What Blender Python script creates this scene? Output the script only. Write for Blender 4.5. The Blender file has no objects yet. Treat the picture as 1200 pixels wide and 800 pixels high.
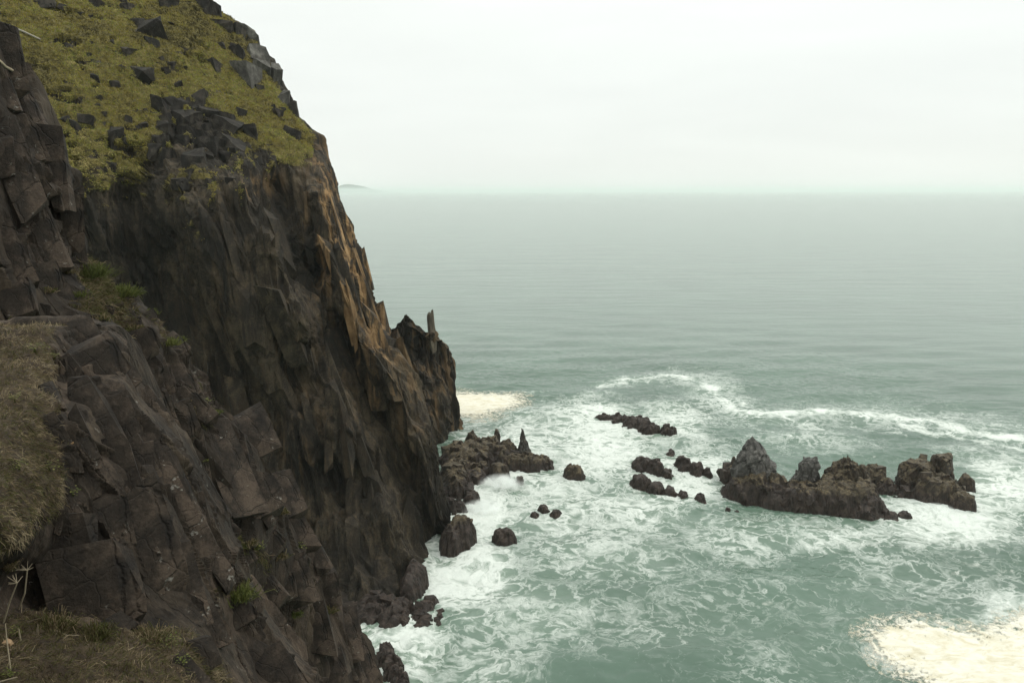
import bpy, math, random
import numpy as np
from mathutils import Vector
from mathutils.bvhtree import BVHTree

S = bpy.context.scene
COL = S.collection
R = math.radians
rng = np.random.default_rng(7)
random.seed(7)

# ------------------------------------------------------------------ camera
CAM_H, PITCH, FPX = 60.0, R(11.5), 866.67
cd = bpy.data.cameras.new('camera')
cam = bpy.data.objects.new('camera', cd)
COL.objects.link(cam)
cam.location = (0, 0, CAM_H)
cam.rotation_euler = (R(90) - PITCH, R(0.1), 0)
cd.sensor_width = 36.0
cd.lens = 36.0 * FPX / 1200.0
cd.clip_start = 0.1
cd.clip_end = 90000.0
S.camera = cam

# ------------------------------------------------------------------ sky and sun
SUN_EL, SUN_AZ = R(48), R(68)          # azimuth clockwise from +Y (towards +X)
w = bpy.data.worlds.new('World')
S.world = w
w.use_nodes = True
nt = w.node_tree
nt.nodes.clear()


def N(nt, t, **kw):
    n = nt.nodes.new(t)
    for k, v in kw.items():
        if k.startswith('i_'):
            n.inputs[k[2:].replace('_', ' ')].default_value = v
        else:
            setattr(n, k, v)
    return n


def L(nt, a, b):
    nt.links.new(a, b)


out = N(nt, 'ShaderNodeOutputWorld')
bg = N(nt, 'ShaderNodeBackground')
bg.inputs['Strength'].default_value = 0.10
L(nt, bg.outputs[0], out.inputs['Surface'])
sky = N(nt, 'ShaderNodeTexSky', sky_type='NISHITA', sun_disc=False, sun_elevation=SUN_EL, sun_rotation=SUN_AZ)
tc = N(nt, 'ShaderNodeTexCoord')
sx = N(nt, 'ShaderNodeSeparateXYZ')
L(nt, tc.outputs['Generated'], sx.inputs[0])
# overcast cloud deck: brighter towards the zenith, soft stratus bands
up_ = N(nt, 'ShaderNodeMath', operation='MAXIMUM')
L(nt, sx.outputs['Z'], up_.inputs[0])
up_.inputs[1].default_value = 0.0
pw_ = N(nt, 'ShaderNodeMath', operation='POWER')
L(nt, up_.outputs[0], pw_.inputs[0])
pw_.inputs[1].default_value = 1.9
mr = N(nt, 'ShaderNodeMath', operation='MULTIPLY_ADD')
L(nt, pw_.outputs[0], mr.inputs[0])
mr.inputs[1].default_value = 16.0
mr.inputs[2].default_value = 9.7
mp = N(nt, 'ShaderNodeMapping')
mp.inputs['Scale'].default_value = (1.6, 1.6, 9.0)
mp.inputs['Rotation'].default_value = (R(6), R(9), 0)
L(nt, tc.outputs['Generated'], mp.inputs['Vector'])
cn = N(nt, 'ShaderNodeTexNoise')
cn.inputs['Scale'].default_value = 1.7
cn.inputs['Detail'].default_value = 5
cn.inputs['Roughness'].default_value = 0.5
cn.inputs['Distortion'].default_value = 0.3
L(nt, mp.outputs[0], cn.inputs['Vector'])
cr = N(nt, 'ShaderNodeMapRange')
cr.inputs['From Min'].default_value = 0.3
cr.inputs['From Max'].default_value = 0.7
cr.inputs['To Min'].default_value = 0.965
cr.inputs['To Max'].default_value = 1.03
L(nt, cn.outputs['Fac'], cr.inputs['Value'])
mul = N(nt, 'ShaderNodeMath', operation='MULTIPLY')
L(nt, mr.outputs[0], mul.inputs[0])
L(nt, cr.outputs[0], mul.inputs[1])
tint = N(nt, 'ShaderNodeMix', data_type='RGBA', blend_type='MULTIPLY')
tint.inputs['Factor'].default_value = 1.0
L(nt, mul.outputs[0], tint.inputs['A'])
tint.inputs['B'].default_value = (0.965, 1.0, 0.955, 1)
mix = N(nt, 'ShaderNodeMix', data_type='RGBA')
mix.inputs['Factor'].default_value = 0.94
L(nt, sky.outputs[0], mix.inputs['A'])
L(nt, tint.outputs['Result'], mix.inputs['B'])
L(nt, mix.outputs['Result'], bg.inputs['Color'])

sl = bpy.data.lights.new('sun', 'SUN')
sl.energy = 1.1
sl.angle = R(16)
sl.color = (1.0, 0.95, 0.87)
so = bpy.data.objects.new('sun', sl)
COL.objects.link(so)
sd = Vector((math.sin(SUN_AZ) * math.cos(SUN_EL), math.cos(SUN_AZ) * math.cos(SUN_EL), math.sin(SUN_EL)))
so.rotation_euler = sd.to_track_quat('Z', 'Y').to_euler()
so.location = (100, 100, 200)

S.view_settings.view_transform = 'Standard'
S.view_settings.look = 'None'
S.view_settings.exposure = 0.0
S.view_settings.gamma = 1.0
S.render.engine = 'CYCLES'
S.cycles.use_denoising = True
S.cycles.max_bounces = 8
S.cycles.diffuse_bounces = 3
S.cycles.volume_bounces = 5
S.cycles.transparent_max_bounces = 12

# ------------------------------------------------------------------ helpers
CP, SP = math.cos(PITCH), math.sin(PITCH)


def U(px, py, d):
    """image position (1200x800) + forward distance -> place in the world"""
    a = (np.asarray(px, float) - 600) / FPX
    b = (400 - np.asarray(py, float)) / FPX
    d = np.asarray(d, float)
    return np.stack(np.broadcast_arrays(a * d, d * (CP + SP * b), CAM_H + d * (-SP + CP * b)), -1)


def WL(px, py, z=0.0):
    """point on the water under an image position"""
    b = (400 - py) / FPX
    d = (CAM_H - z) / (SP - CP * b)
    return U(px, py, d), d


def proj(P):
    x, y, z = P[:, 0], P[:, 1], P[:, 2] - CAM_H
    d = np.maximum(y * CP - z * SP, 0.01)
    v = y * SP + z * CP
    return 600 + FPX * x / d, 400 - FPX * v / d, d


def hsh(i, j, k, seed):
    with np.errstate(over='ignore'):
        n = (i.astype(np.uint32) * np.uint32(374761393) + j.astype(np.uint32) * np.uint32(668265263)
             + k.astype(np.uint32) * np.uint32(3266489917) + np.uint32((seed * 2654435761) & 0xffffffff))
        n = (n ^ (n >> np.uint32(13))) * np.uint32(1274126177)
        n = (n ^ (n >> np.uint32(16))) * np.uint32(2246822519)
        n = n ^ (n >> np.uint32(15))
    return n


def u01(n):
    return (n & np.uint32(0xffffff)).astype(np.float32) / np.float32(16777216.0)


def perlin(P, seed=0):
    P = np.asarray(P, np.float32)
    f = np.floor(P)
    t = P - f
    c = f.astype(np.int64)
    s = t * t * t * (t * (t * 6 - 15) + 10)
    res = 0
    for a in (0, 1):
        wx = s[:, 0] if a else 1 - s[:, 0]
        for b in (0, 1):
            wy = s[:, 1] if b else 1 - s[:, 1]
            for e in (0, 1):
                wz = s[:, 2] if e else 1 - s[:, 2]
                n = hsh(c[:, 0] + a, c[:, 1] + b, c[:, 2] + e, seed)
                gx = (n & np.uint32(1023)).astype(np.float32) / 511.5 - 1
                gy = ((n >> np.uint32(10)) & np.uint32(1023)).astype(np.float32) / 511.5 - 1
                gz = ((n >> np.uint32(20)) & np.uint32(1023)).astype(np.float32) / 511.5 - 1
                res = res + wx * wy * wz * (gx * (t[:, 0] - a) + gy * (t[:, 1] - b) + gz * (t[:, 2] - e))
    return res * 1.3


def fbm(P, octv=4, gain=0.5, seed=0, ridge=False):
    r, a, tot = 0, 1.0, 0
    Q = np.asarray(P, np.float32)
    for o in range(octv):
        n = perlin(Q, seed + o * 17)
        if ridge:
            n = 1 - 2 * np.abs(n)
        r = r + a * n
        tot += a
        a *= gain
        Q = Q * 2.03 + 11.3
    return r / tot


def facet(P, seed=0, tilt=0.6, jit=0.95, wid=0.16):
    """fractured-rock relief: each cell is a tilted plane, joined to its neighbours by short risers"""
    P = np.asarray(P, np.float32)
    f = np.floor(P).astype(np.int64)
    best = np.full(len(P), 1e9, np.float32)
    sec = best.copy()
    hb = np.zeros(len(P), np.float32)
    hs = np.zeros(len(P), np.float32)
    for a in (-1, 0, 1):
        for b in (-1, 0, 1):
            for e in (-1, 0, 1):
                ci, cj, ck = f[:, 0] + a, f[:, 1] + b, f[:, 2] + e
                n1 = hsh(ci, cj, ck, seed)
                n2 = hsh(ci, cj, ck, seed + 101)
                n3 = hsh(ci, cj, ck, seed + 202)
                dx = P[:, 0] - (ci + 0.5 + jit * (u01(n1) - 0.5))
                dy = P[:, 1] - (cj + 0.5 + jit * (u01(n2) - 0.5))
                dz = P[:, 2] - (ck + 0.5 + jit * (u01(n3) - 0.5))
                dd = dx * dx + dy * dy + dz * dz
                g1 = u01(n1 >> np.uint32(8)) - 0.5
                g2 = u01(n2 >> np.uint32(8)) - 0.5
                g3 = u01(n3 >> np.uint32(8)) - 0.5
                h0 = u01(n1 * np.uint32(7) + n2) - 0.5
                h = h0 + 2 * tilt * (g1 * dx + g2 * dy + g3 * dz)
                m = dd < best
                m2 = ~m & (dd < sec)
                hs = np.where(m, hb, np.where(m2, h, hs))
                sec = np.where(m, best, np.where(m2, dd, sec))
                best = np.where(m, dd, best)
                hb = np.where(m, h, hb)
    e = np.sqrt(sec) - np.sqrt(best)
    t = np.clip(e / wid, 0, 1)
    t = 0.5 + 0.5 * t * t * (3 - 2 * t)
    return hb * t + hs * (1 - t), e


def sstep(a, b, x):
    t = np.clip((x - a) / (b - a), 0, 1)
    return t * t * (3 - 2 * t)


def mesh_np(name, V, F, smooth=False, attrs=None):
    me = bpy.data.meshes.new(name)
    V = np.asarray(V, np.float32)
    F = np.asarray(F, np.int32)
    k = F.shape[1]
    me.vertices.add(len(V))
    me.vertices.foreach_set('co', V.ravel())
    me.loops.add(F.size)
    me.loops.foreach_set('vertex_index', F.ravel())
    me.polygons.add(len(F))
    me.polygons.foreach_set('loop_start', np.arange(0, F.size, k, dtype=np.int32))
    me.polygons.foreach_set('loop_total', np.full(len(F), k, np.int32))
    me.polygons.foreach_set('use_smooth', np.full(len(F), smooth, bool))
    for n, v in (attrs or {}).items():
        at = me.attributes.new(n, 'FLOAT', 'POINT')
        at.data.foreach_set('value', np.asarray(v, np.float32).ravel())
    me.update(calc_edges=True)
    return me


def link(name, me, mat=None, parent=None, label=None, cat=None, group=None, kind=None, loc=None):
    o = bpy.data.objects.new(name, me)
    COL.objects.link(o)
    if mat and me is not None and len(me.materials) == 0:
        me.materials.append(mat)
    if parent:
        o.parent = parent
    for k, v in (('label', label), ('category', cat), ('group', group), ('kind', kind)):
        if v:
            o[k] = v
    if loc is not None:
        o.location = loc
    return o


def quads(nr, nc):
    i = np.arange(nr * nc).reshape(nr, nc)
    return np.stack([i[:-1, :-1], i[1:, :-1], i[1:, 1:], i[:-1, 1:]], -1).reshape(-1, 4)


def gnormals(G):
    du = np.gradient(G, axis=1)
    dv = np.gradient(G, axis=0)
    n = np.cross(du, dv)
    n /= np.linalg.norm(n, axis=-1, keepdims=True) + 1e-9
    return n


def boxblur(A, k):
    """separable mean filter on a 2-d grid (with channels)"""
    for ax in (0, 1):
        p = [(0, 0)] * A.ndim
        p[ax] = (k + 1, k)
        c = np.cumsum(np.pad(A, p, mode='edge'), axis=ax)
        n = A.shape[ax]
        hi = [slice(None)] * A.ndim
        lo = [slice(None)] * A.ndim
        hi[ax] = slice(2 * k + 1, 2 * k + 1 + n)
        lo[ax] = slice(0, n)
        A = (c[tuple(hi)] - c[tuple(lo)]) / (2 * k + 1)
    return A


def tps(pts):
    """thin-plate spline through (px, py, value)"""
    P = np.array(pts, float)
    X = P[:, :2] / 100.0
    n = len(X)

    def ph(r2):
        return 0.5 * r2 * np.log(r2 + 1e-9)
    K = ph(((X[:, None] - X[None]) ** 2).sum(-1)) + np.eye(n) * 0.004
    Q = np.hstack([np.ones((n, 1)), X])
    A = np.block([[K, Q], [Q.T, np.zeros((3, 3))]])
    c = np.linalg.solve(A, np.concatenate([P[:, 2], np.zeros(3)]))

    def f(px, py):
        sh = np.shape(px)
        x = np.ravel(px) / 100.0
        y = np.ravel(py) / 100.0
        r = c[n] + c[n + 1] * x + c[n + 2] * y
        for i in range(n):
            r = r + c[i] * ph((x - X[i, 0]) ** 2 + (y - X[i, 1]) ** 2)
        return r.reshape(sh)
    return f


def wrap_right(G, length, nst, turn=(3, 75)):
    """carry the surface round behind its far edge"""
    P = G[:, -1].copy()
    v = P[:, :2].copy()
    v /= np.linalg.norm(v, axis=1, keepdims=True)
    cols = []
    for k in range(nst):
        t = (k + 1) / nst
        a = R(turn[0] + (turn[1] - turn[0]) * t)
        d = np.stack([v[:, 0] * math.cos(a) - v[:, 1] * math.sin(a), v[:, 0] * math.sin(a) + v[:, 1] * math.cos(a)], 1)
        P = P.copy()
        P[:, :2] += d * (length / nst) * (0.3 + 1.4 * t)
        cols.append(P)
    return np.concatenate([G, np.stack(cols, 1)], axis=1)


def even_rows(G, px, py, mix=0.6):
    """slide the columns of each row so that steep walls get as many of them as open faces"""
    nr, nc = px.shape
    st = np.linalg.norm(np.diff(G, axis=1), axis=2)
    st = boxblur(st, 6)
    L0 = np.concatenate([np.zeros((nr, 1)), np.cumsum(st, 1)], 1)
    L0 = L0 / L0[:, -1:]
    u = np.linspace(0, 1, nc)
    T = mix * L0 + (1 - mix) * u[None]
    o = np.empty_like(G)
    ox, oy = np.empty_like(px), np.empty_like(py)
    for i in range(nr):
        w_ = np.interp(u, T[i], u)
        for c in range(3):
            o[i, :, c] = np.interp(w_, u, G[i, :, c])
        ox[i] = np.interp(w_, u, px[i])
        oy[i] = np.interp(w_, u, py[i])
    return o, ox, oy


def inpoly(px, py, poly):
    r = np.zeros(np.shape(px), bool)
    n = len(poly)
    for i in range(n):
        x1, y1 = poly[i]
        x2, y2 = poly[(i + 1) % n]
        if y1 == y2:
            continue
        c = ((y1 > py) != (y2 > py)) & (px < (x2 - x1) * (py - y1) / (y2 - y1) + x1)
        r ^= c
    return r


# ------------------------------------------------------------------ materials
def new_mat(name):
    m = bpy.data.materials.new(name)
    m.use_nodes = True
    m.node_tree.nodes.clear()
    nt = m.node_tree
    o = N(nt, 'ShaderNodeOutputMaterial')
    b = N(nt, 'ShaderNodeBsdfPrincipled')
    L(nt, b.outputs[0], o.inputs['Surface'])
    return m, nt, b, o


def ramp(nt, fac, stops, interp='LINEAR'):
    r = N(nt, 'ShaderNodeValToRGB')
    r.color_ramp.interpolation = interp
    el = r.color_ramp.elements
    while len(el) > 1:
        el.remove(el[-1])
    el[0].position = stops[0][0]
    el[0].color = (*stops[0][1], 1)
    for p, c in stops[1:]:
        e = el.new(p)
        e.color = (*c, 1)
    L(nt, fac, r.inputs[0])
    return r.outputs[0]


def noise(nt, vec, scale, detail=5, rough=0.6, dist=0.0):
    n = N(nt, 'ShaderNodeTexNoise')
    n.inputs['Scale'].default_value = scale
    n.inputs['Detail'].default_value = detail
    n.inputs['Roughness'].default_value = rough
    n.inputs['Distortion'].default_value = dist
    L(nt, vec, n.inputs['Vector'])
    return n.outputs['Fac']


def mapping(nt, vec, scale=(1, 1, 1), rot=(0, 0, 0)):
    m = N(nt, 'ShaderNodeMapping')
    m.inputs['Scale'].default_value = scale
    m.inputs['Rotation'].default_value = rot
    L(nt, vec, m.inputs['Vector'])
    return m.outputs[0]


def mixc(nt, fac, a, b, mode='MIX'):
    m = N(nt, 'ShaderNodeMix', data_type='RGBA', blend_type=mode)
    for s, v in (('Factor', fac), ('A', a), ('B', b)):
        if isinstance(v, (int, float)):
            m.inputs[s].default_value = v
        elif isinstance(v, tuple):
            m.inputs[s].default_value = (*v, 1)
        else:
            L(nt, v, m.inputs[s])
    return m.outputs['Result']


def mth(nt, op, a, b=None, clamp=False):
    m = N(nt, 'ShaderNodeMath', operation=op, use_clamp=clamp)
    for i, v in enumerate((a, b)):
        if v is None:
            continue
        if isinstance(v, (int, float)):
            m.inputs[i].default_value = v
        else:
            L(nt, v, m.inputs[i])
    return m.outputs[0]


def mrange(nt, v, a, b, c=0.0, d=1.0):
    m = N(nt, 'ShaderNodeMapRange', interpolation_type='SMOOTHSTEP')
    L(nt, v, m.inputs['Value'])
    for k, x in zip(('From Min', 'From Max', 'To Min', 'To Max'), (a, b, c, d)):
        m.inputs[k].default_value = x
    return m.outputs[0]


def attr(nt, name):
    a = N(nt, 'ShaderNodeAttribute', attribute_name=name)
    return a.outputs['Fac']


def bump(nt, b, h, strength, dist):
    bn = N(nt, 'ShaderNodeBump')
    bn.inputs['Strength'].default_value = strength
    bn.inputs['Distance'].default_value = dist
    L(nt, h, bn.inputs['Height'])
    L(nt, bn.outputs[0], b.inputs['Normal'])


def rock_mat(name, dark, mid, lite, fine, streak=(1, 1, 0.2), srot=(0, 0, 0), stain=None, bump_d=0.05,
             rough=0.85, use_attr=True, lichen=None, crack=None,
             ground=((0.034, 0.027, 0.010), (0.095, 0.079, 0.022), (0.16, 0.13, 0.042))):
    m, nt, b, o = new_mat(name)
    tc = N(nt, 'ShaderNodeTexCoord')
    geo = N(nt, 'ShaderNodeNewGeometry')
    P = geo.outputs['Position'] if use_attr else tc.outputs['Object']
    big = noise(nt, P, fine * 0.12, 5, 0.6)
    med = noise(nt, P, fine * 0.8, 7, 0.68, 0.4)
    stv = mapping(nt, P, streak, srot)
    st = noise(nt, stv, fine * 0.9, 6, 0.62, 0.6)
    grain = noise(nt, P, fine * 7, 6, 0.75)
    f = mth(nt, 'ADD', mth(nt, 'MULTIPLY', big, 0.30), mth(nt, 'ADD', mth(nt, 'MULTIPLY', mth(nt, 'ADD', med, grain), 0.22), mth(nt, 'MULTIPLY', st, 0.26)))
    c = ramp(nt, f, [(0.42, dark), (0.5, mid), (0.58, lite)])
    if stain:
        a = attr(nt, 'stain')
        sn = noise(nt, stv, fine * 0.55, 6, 0.65, 0.8)
        k = mth(nt, 'MULTIPLY', mrange(nt, sn, 0.46, 0.6), a, True)
        sc = ramp(nt, med, [(0.35, stain[0]), (0.65, stain[1])])
        c = mixc(nt, k, c, sc)
    if lichen:
        ln = noise(nt, P, fine * 2.2, 4, 0.7)
        lg = noise(nt, P, fine * 0.3, 3, 0.6)
        k = mth(nt, 'MULTIPLY', mrange(nt, ln, 0.62, 0.70), mrange(nt, lg, 0.48, 0.62), True)
        c = mixc(nt, mth(nt, 'MULTIPLY', k, 0.65), c, lichen)
    if use_attr:
        g = attr(nt, 'grass')
        gn = noise(nt, P, fine * 1.1, 6, 0.7)
        gk = mrange(nt, mth(nt, 'ADD', g, mth(nt, 'MULTIPLY', mth(nt, 'SUBTRACT', gn, 0.5), 1.1)), 0.38, 0.58)
        gc = ramp(nt, noise(nt, P, fine * 2.0, 5, 0.7), [(0.3, ground[0]), (0.5, ground[1]), (0.68, ground[2])])
        c = mixc(nt, gk, c, gc)
    L(nt, c, b.inputs['Base Color'])
    b.inputs['Roughness'].default_value = rough
    b.inputs['Specular IOR Level'].default_value = 0.25
    h = mth(nt, 'ADD', noise(nt, P, fine * 3.0, 10, 0.74), mth(nt, 'MULTIPLY', noise(nt, stv, fine * 2.0, 5, 0.65), 0.8))
    if crack:
        wv = N(nt, 'ShaderNodeTexNoise')
        wv.inputs['Scale'].default_value = fine * 1.5
        wv.inputs['Detail'].default_value = 4
        L(nt, P, wv.inputs['Vector'])
        sc_ = N(nt, 'ShaderNodeVectorMath', operation='SCALE')
        L(nt, wv.outputs['Color'], sc_.inputs[0])
        sc_.inputs['Scale'].default_value = 0.55 / fine
        ad = N(nt, 'ShaderNodeVectorMath', operation='ADD')
        L(nt, P, ad.inputs[0])
        L(nt, sc_.outputs[0], ad.inputs[1])
        cv = mapping(nt, ad.outputs[0], crack, srot)
        for vs, wd, am in ((0.30, 0.020, 1.0), (0.95, 0.035, 0.25)):
            vo = N(nt, 'ShaderNodeTexVoronoi', feature='DISTANCE_TO_EDGE')
            vo.inputs['Scale'].default_value = fine * vs
            L(nt, cv, vo.inputs['Vector'])
            h = mth(nt, 'ADD', h, mth(nt, 'MULTIPLY', mrange(nt, vo.outputs['Distance'], 0.0, wd), am))
    bump(nt, b, h, 0.85, bump_d)
    return m


JOINT_ROT = (0, R(-24), 0)
M_head = rock_mat('headland_rock', (0.006, 0.0050, 0.0036), (0.020, 0.0158, 0.0108), (0.070, 0.053, 0.033), 0.55,
                  (1.3, 1.3, 0.11), (0, R(-14), 0), ((0.15, 0.085, 0.036), (0.34, 0.215, 0.10)), 0.25, crack=(1, 1, 0.08))
M_near = rock_mat('near_rock', (0.0062, 0.0044, 0.0030), (0.0205, 0.0150, 0.0103), (0.060, 0.0435, 0.031), 1.0,
                  (1, 1, 0.22), JOINT_ROT, ((0.045, 0.034, 0.022), (0.10, 0.075, 0.05)), 0.10, lichen=(0.24, 0.23, 0.20), ground=((0.016, 0.010, 0.006), (0.040, 0.029, 0.014), (0.07, 0.055, 0.026)), crack=(1, 1, 0.12))
M_out = rock_mat('outcrop_rock', (0.0062, 0.0044, 0.0030), (0.0205, 0.0150, 0.0103), (0.062, 0.045, 0.032), 2.4,
                 (1, 1, 0.22), JOINT_ROT, ((0.045, 0.034, 0.022), (0.10, 0.075, 0.05)), 0.045, lichen=(0.27, 0.26, 0.23), ground=((0.016, 0.010, 0.006), (0.036, 0.025, 0.014), (0.065, 0.048, 0.027)), crack=(1, 1, 0.12))
M_slab = rock_mat('slab_rock', (0.0062, 0.0044, 0.0030), (0.0205, 0.0150, 0.0103), (0.060, 0.0435, 0.031), 1.8,
                  (1, 1, 0.3), JOINT_ROT, None, 0.07, use_attr=False, lichen=(0.25, 0.24, 0.21), crack=(1, 1, 0.14))
M_bould = rock_mat('slope_boulder_rock', (0.006, 0.0050, 0.0040), (0.017, 0.0142, 0.0112), (0.055, 0.046, 0.036), 1.3,
                   (1, 1, 0.5), (0, 0, 0), None, 0.12, use_attr=False)
M_pale = rock_mat('pale_crest_rock', (0.025, 0.023, 0.02), (0.065, 0.061, 0.052), (0.16, 0.152, 0.132), 1.3,
                  (1, 1, 0.5), (0, 0, 0), None, 0.12, use_attr=False)


def sea_rock_mat():
    m, nt, b, o = new_mat('sea_rock')
    geo = N(nt, 'ShaderNodeNewGeometry')
    P = geo.outputs['Position']
    sp = N(nt, 'ShaderNodeSeparateXYZ')
    L(nt, geo.outputs['Normal'], sp.inputs[0])
    med = noise(nt, P, 0.9, 7, 0.68, 0.5)
    fin = noise(nt, P, 3.0, 6, 0.7)
    f = mth(nt, 'ADD', mth(nt, 'MULTIPLY', med, 0.55), mth(nt, 'MULTIPLY', fin, 0.45))
    low = ramp(nt, f, [(0.38, (0.008, 0.0055, 0.004)), (0.5, (0.023, 0.0155, 0.0115)), (0.62, (0.062, 0.044, 0.033))])
    och = ramp(nt, f, [(0.38, (0.016, 0.012, 0.006)), (0.5, (0.050, 0.037, 0.019)), (0.62, (0.13, 0.098, 0.052))])
    gry = ramp(nt, f, [(0.36, (0.018, 0.016, 0.014)), (0.5, (0.050, 0.047, 0.042)), (0.62, (0.14, 0.132, 0.117))])
    t = attr(nt, 'tone')          # 0 wet base, 1 weathered band, 2 bare grey top
    tn = mth(nt, 'ADD', t, mth(nt, 'MULTIPLY', mth(nt, 'SUBTRACT', med, 0.5), 1.5))
    k = mth(nt, 'MULTIPLY', mrange(nt, tn, 0.5, 0.85), mrange(nt, sp.outputs['Z'], 0.2, 0.65, 0.2, 0.95))
    c = mixc(nt, k, low, och)
    c = mixc(nt, mrange(nt, tn, 1.35, 1.55), c, gry)
    L(nt, c, b.inputs['Base Color'])
    b.inputs['Roughness'].default_value = 0.6
    b.inputs['Specular IOR Level'].default_value = 0.3
    bump(nt, b, noise(nt, P, 2.2, 8, 0.72), 0.9, 0.3)
    return m


M_sea_rock = sea_rock_mat()


def blade_mat(name, stops, rough=0.75, trans=0.25):
    m, nt, b, o = new_mat(name)
    c = ramp(nt, attr(nt, 'tone'), stops)
    L(nt, c, b.inputs['Base Color'])
    b.inputs['Roughness'].default_value = rough
    b.inputs['Specular IOR Level'].default_value = 0.2
    tr = N(nt, 'ShaderNodeBsdfTranslucent')
    L(nt, c, tr.inputs['Color'])
    mx = N(nt, 'ShaderNodeMixShader')
    mx.inputs[0].default_value = trans
    L(nt, b.outputs[0], mx.inputs[1])
    L(nt, tr.outputs[0], mx.inputs[2])
    L(nt, mx.outputs[0], o.inputs['Surface'])
    return m


M_turf = blade_mat('slope_turf', [(0.0, (0.035, 0.028, 0.009)), (0.22, (0.15, 0.12, 0.027)), (0.46, (0.36, 0.295, 0.06)), (0.66, (0.19, 0.235, 0.042)), (0.85, (0.40, 0.34, 0.10)), (1.0, (0.48, 0.40, 0.18))])
M_dry = blade_mat('dry_grass', [(0.0, (0.018, 0.012, 0.006)), (0.22, (0.055, 0.038, 0.019)), (0.34, (0.050, 0.056, 0.014)), (0.48, (0.075, 0.076, 0.022)), (0.56, (0.11, 0.082, 0.043)), (0.75, (0.17, 0.128, 0.073)), (1.0, (0.32, 0.26, 0.165))])
M_green = blade_mat('green_leaf', [(0.0, (0.032, 0.040, 0.011)), (0.5, (0.072, 0.088, 0.020)), (1.0, (0.15, 0.15, 0.045))])


def plain_mat(name, col, rough=0.8, nscale=30):
    m, nt, b, o = new_mat(name)
    tc = N(nt, 'ShaderNodeTexCoord')
    n = noise(nt, tc.outputs['Object'], nscale, 5, 0.65)
    L(nt, mixc(nt, n, tuple(x * 0.55 for x in col), tuple(min(1, x * 1.4) for x in col)), b.inputs['Base Color'])
    b.inputs['Roughness'].default_value = rough
    return m


M_stalk = plain_mat('dry_stalk', (0.30, 0.25, 0.17))
M_wood = plain_mat('bleached_wood', (0.27, 0.245, 0.20), nscale=8)


# ------------------------------------------------------------------ rock builders
_ico = {}


def ico(sub):
    if sub not in _ico:
        import bmesh
        bm = bmesh.new()
        bmesh.ops.create_icosphere(bm, subdivisions=sub, radius=1)
        bm.verts.ensure_lookup_table()
        V = np.array([v.co[:] for v in bm.verts])
        F = np.array([[v.index for v in f.verts] for f in bm.faces])
        bm.free()
        _ico[sub] = (V / np.linalg.norm(V, axis=1, keepdims=True), F)
    return _ico[sub]


def block_mesh(name, dims, seed, sub=4, boxy=0.5, nplanes=12, rough=0.04):
    """angular block cut by random joint planes, roughened; dims = full size"""
    V, F = ico(sub)
    r = np.random.default_rng(seed)
    pl = []
    for s in (-1, 1):
        for ax in range(3):
            n = np.zeros(3)
            n[ax] = s
            n += r.normal(0, 0.13, 3)
            pl.append((n / np.linalg.norm(n), r.uniform(0.80, 1.0)))
    for _ in range(nplanes):
        n = r.normal(0, 1, 3)
        n /= np.linalg.norm(n)
        pl.append((n, r.uniform(0.85 + 0.25 * boxy, 1.02 + 0.5 * boxy)))
    # directions pulled to the cube so corners are well sampled
    D = V.copy()
    rad = np.full(len(D), 9.0)
    for n, d in pl:
        k = D @ n
        rad = np.where(k > 1e-3, np.minimum(rad, d / np.maximum(k, 1e-3)), rad)
    P = D * rad[:, None]
    nn = D
    f1, _ = facet(P * 2.2 + seed * 3.1, seed, 0.7)
    P = P + nn * (rough * (f1 * 1.4 + 1.2 * fbm(P * 3.0 + seed, 4, 0.55, seed)))[:, None]
    P = P * (np.array(dims) / 2)
    return mesh_np(name, P, F, smooth=False)


def hull_mesh(name, dims, seed, jit=0.2, chips=2, attrs=None, cuts=0, rough=0.05, shard=False):
    """crisp broken block: the hull of a box whose corners are knocked off"""
    import bmesh
    r = np.random.default_rng(seed)
    bm = bmesh.new()
    for a in (-1, 1):
        for b in (-1, 1):
            for c in (-1, 1):
                jv = np.array([0.10, jit, 0.10]) if shard else np.array([jit] * 3)
                base = np.array([a, b, c]) * (1 - np.abs(r.normal(0, 1, 3) * jv).clip(0, 0.6))
                for _ in range(r.integers(1, chips + 1)):
                    q = base * (1 - np.array([a, b, c]) * 0) + 0
                    if shard:
                        q = q - np.array([0, b, 0]) * r.uniform(0, 0.9 if b > 0 else 0.4) - np.array([a, 0, c]) * r.uniform(0, 0.12)
                    else:
                        q = q - np.array([a, b, c]) * np.eye(3)[r.integers(0, 3)] * r.uniform(0, 0.45)
                    bm.verts.new(q * np.array(dims) / 2)
    res = bmesh.ops.convex_hull(bm, input=bm.verts)
    junk = [v for v in bm.verts if not v.link_faces]
    bmesh.ops.delete(bm, geom=junk, context='VERTS')
    bmesh.ops.triangulate(bm, faces=bm.faces)
    bmesh.ops.recalc_face_normals(bm, faces=bm.faces)
    bm.verts.index_update()
    if cuts:
        bmesh.ops.subdivide_edges(bm, edges=bm.edges, cuts=cuts, use_grid_fill=True)
        bmesh.ops.triangulate(bm, faces=bm.faces)
        bm.verts.index_update()
    V = np.array([v.co[:] for v in bm.verts])
    F = np.array([[v.index for v in f.verts] for f in bm.faces])
    bm.free()
    if cuts:
        k_ = min(dims)
        q = V / k_ * 2.6 + seed * 1.7
        V = V + np.stack([fbm(q + i * 9.1, 3, 0.6, seed + i) for i in range(3)], 1) * k_ * rough
    return mesh_np(name, V, F, False, {k: np.full(len(V), v) for k, v in (attrs or {}).items()})


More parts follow.
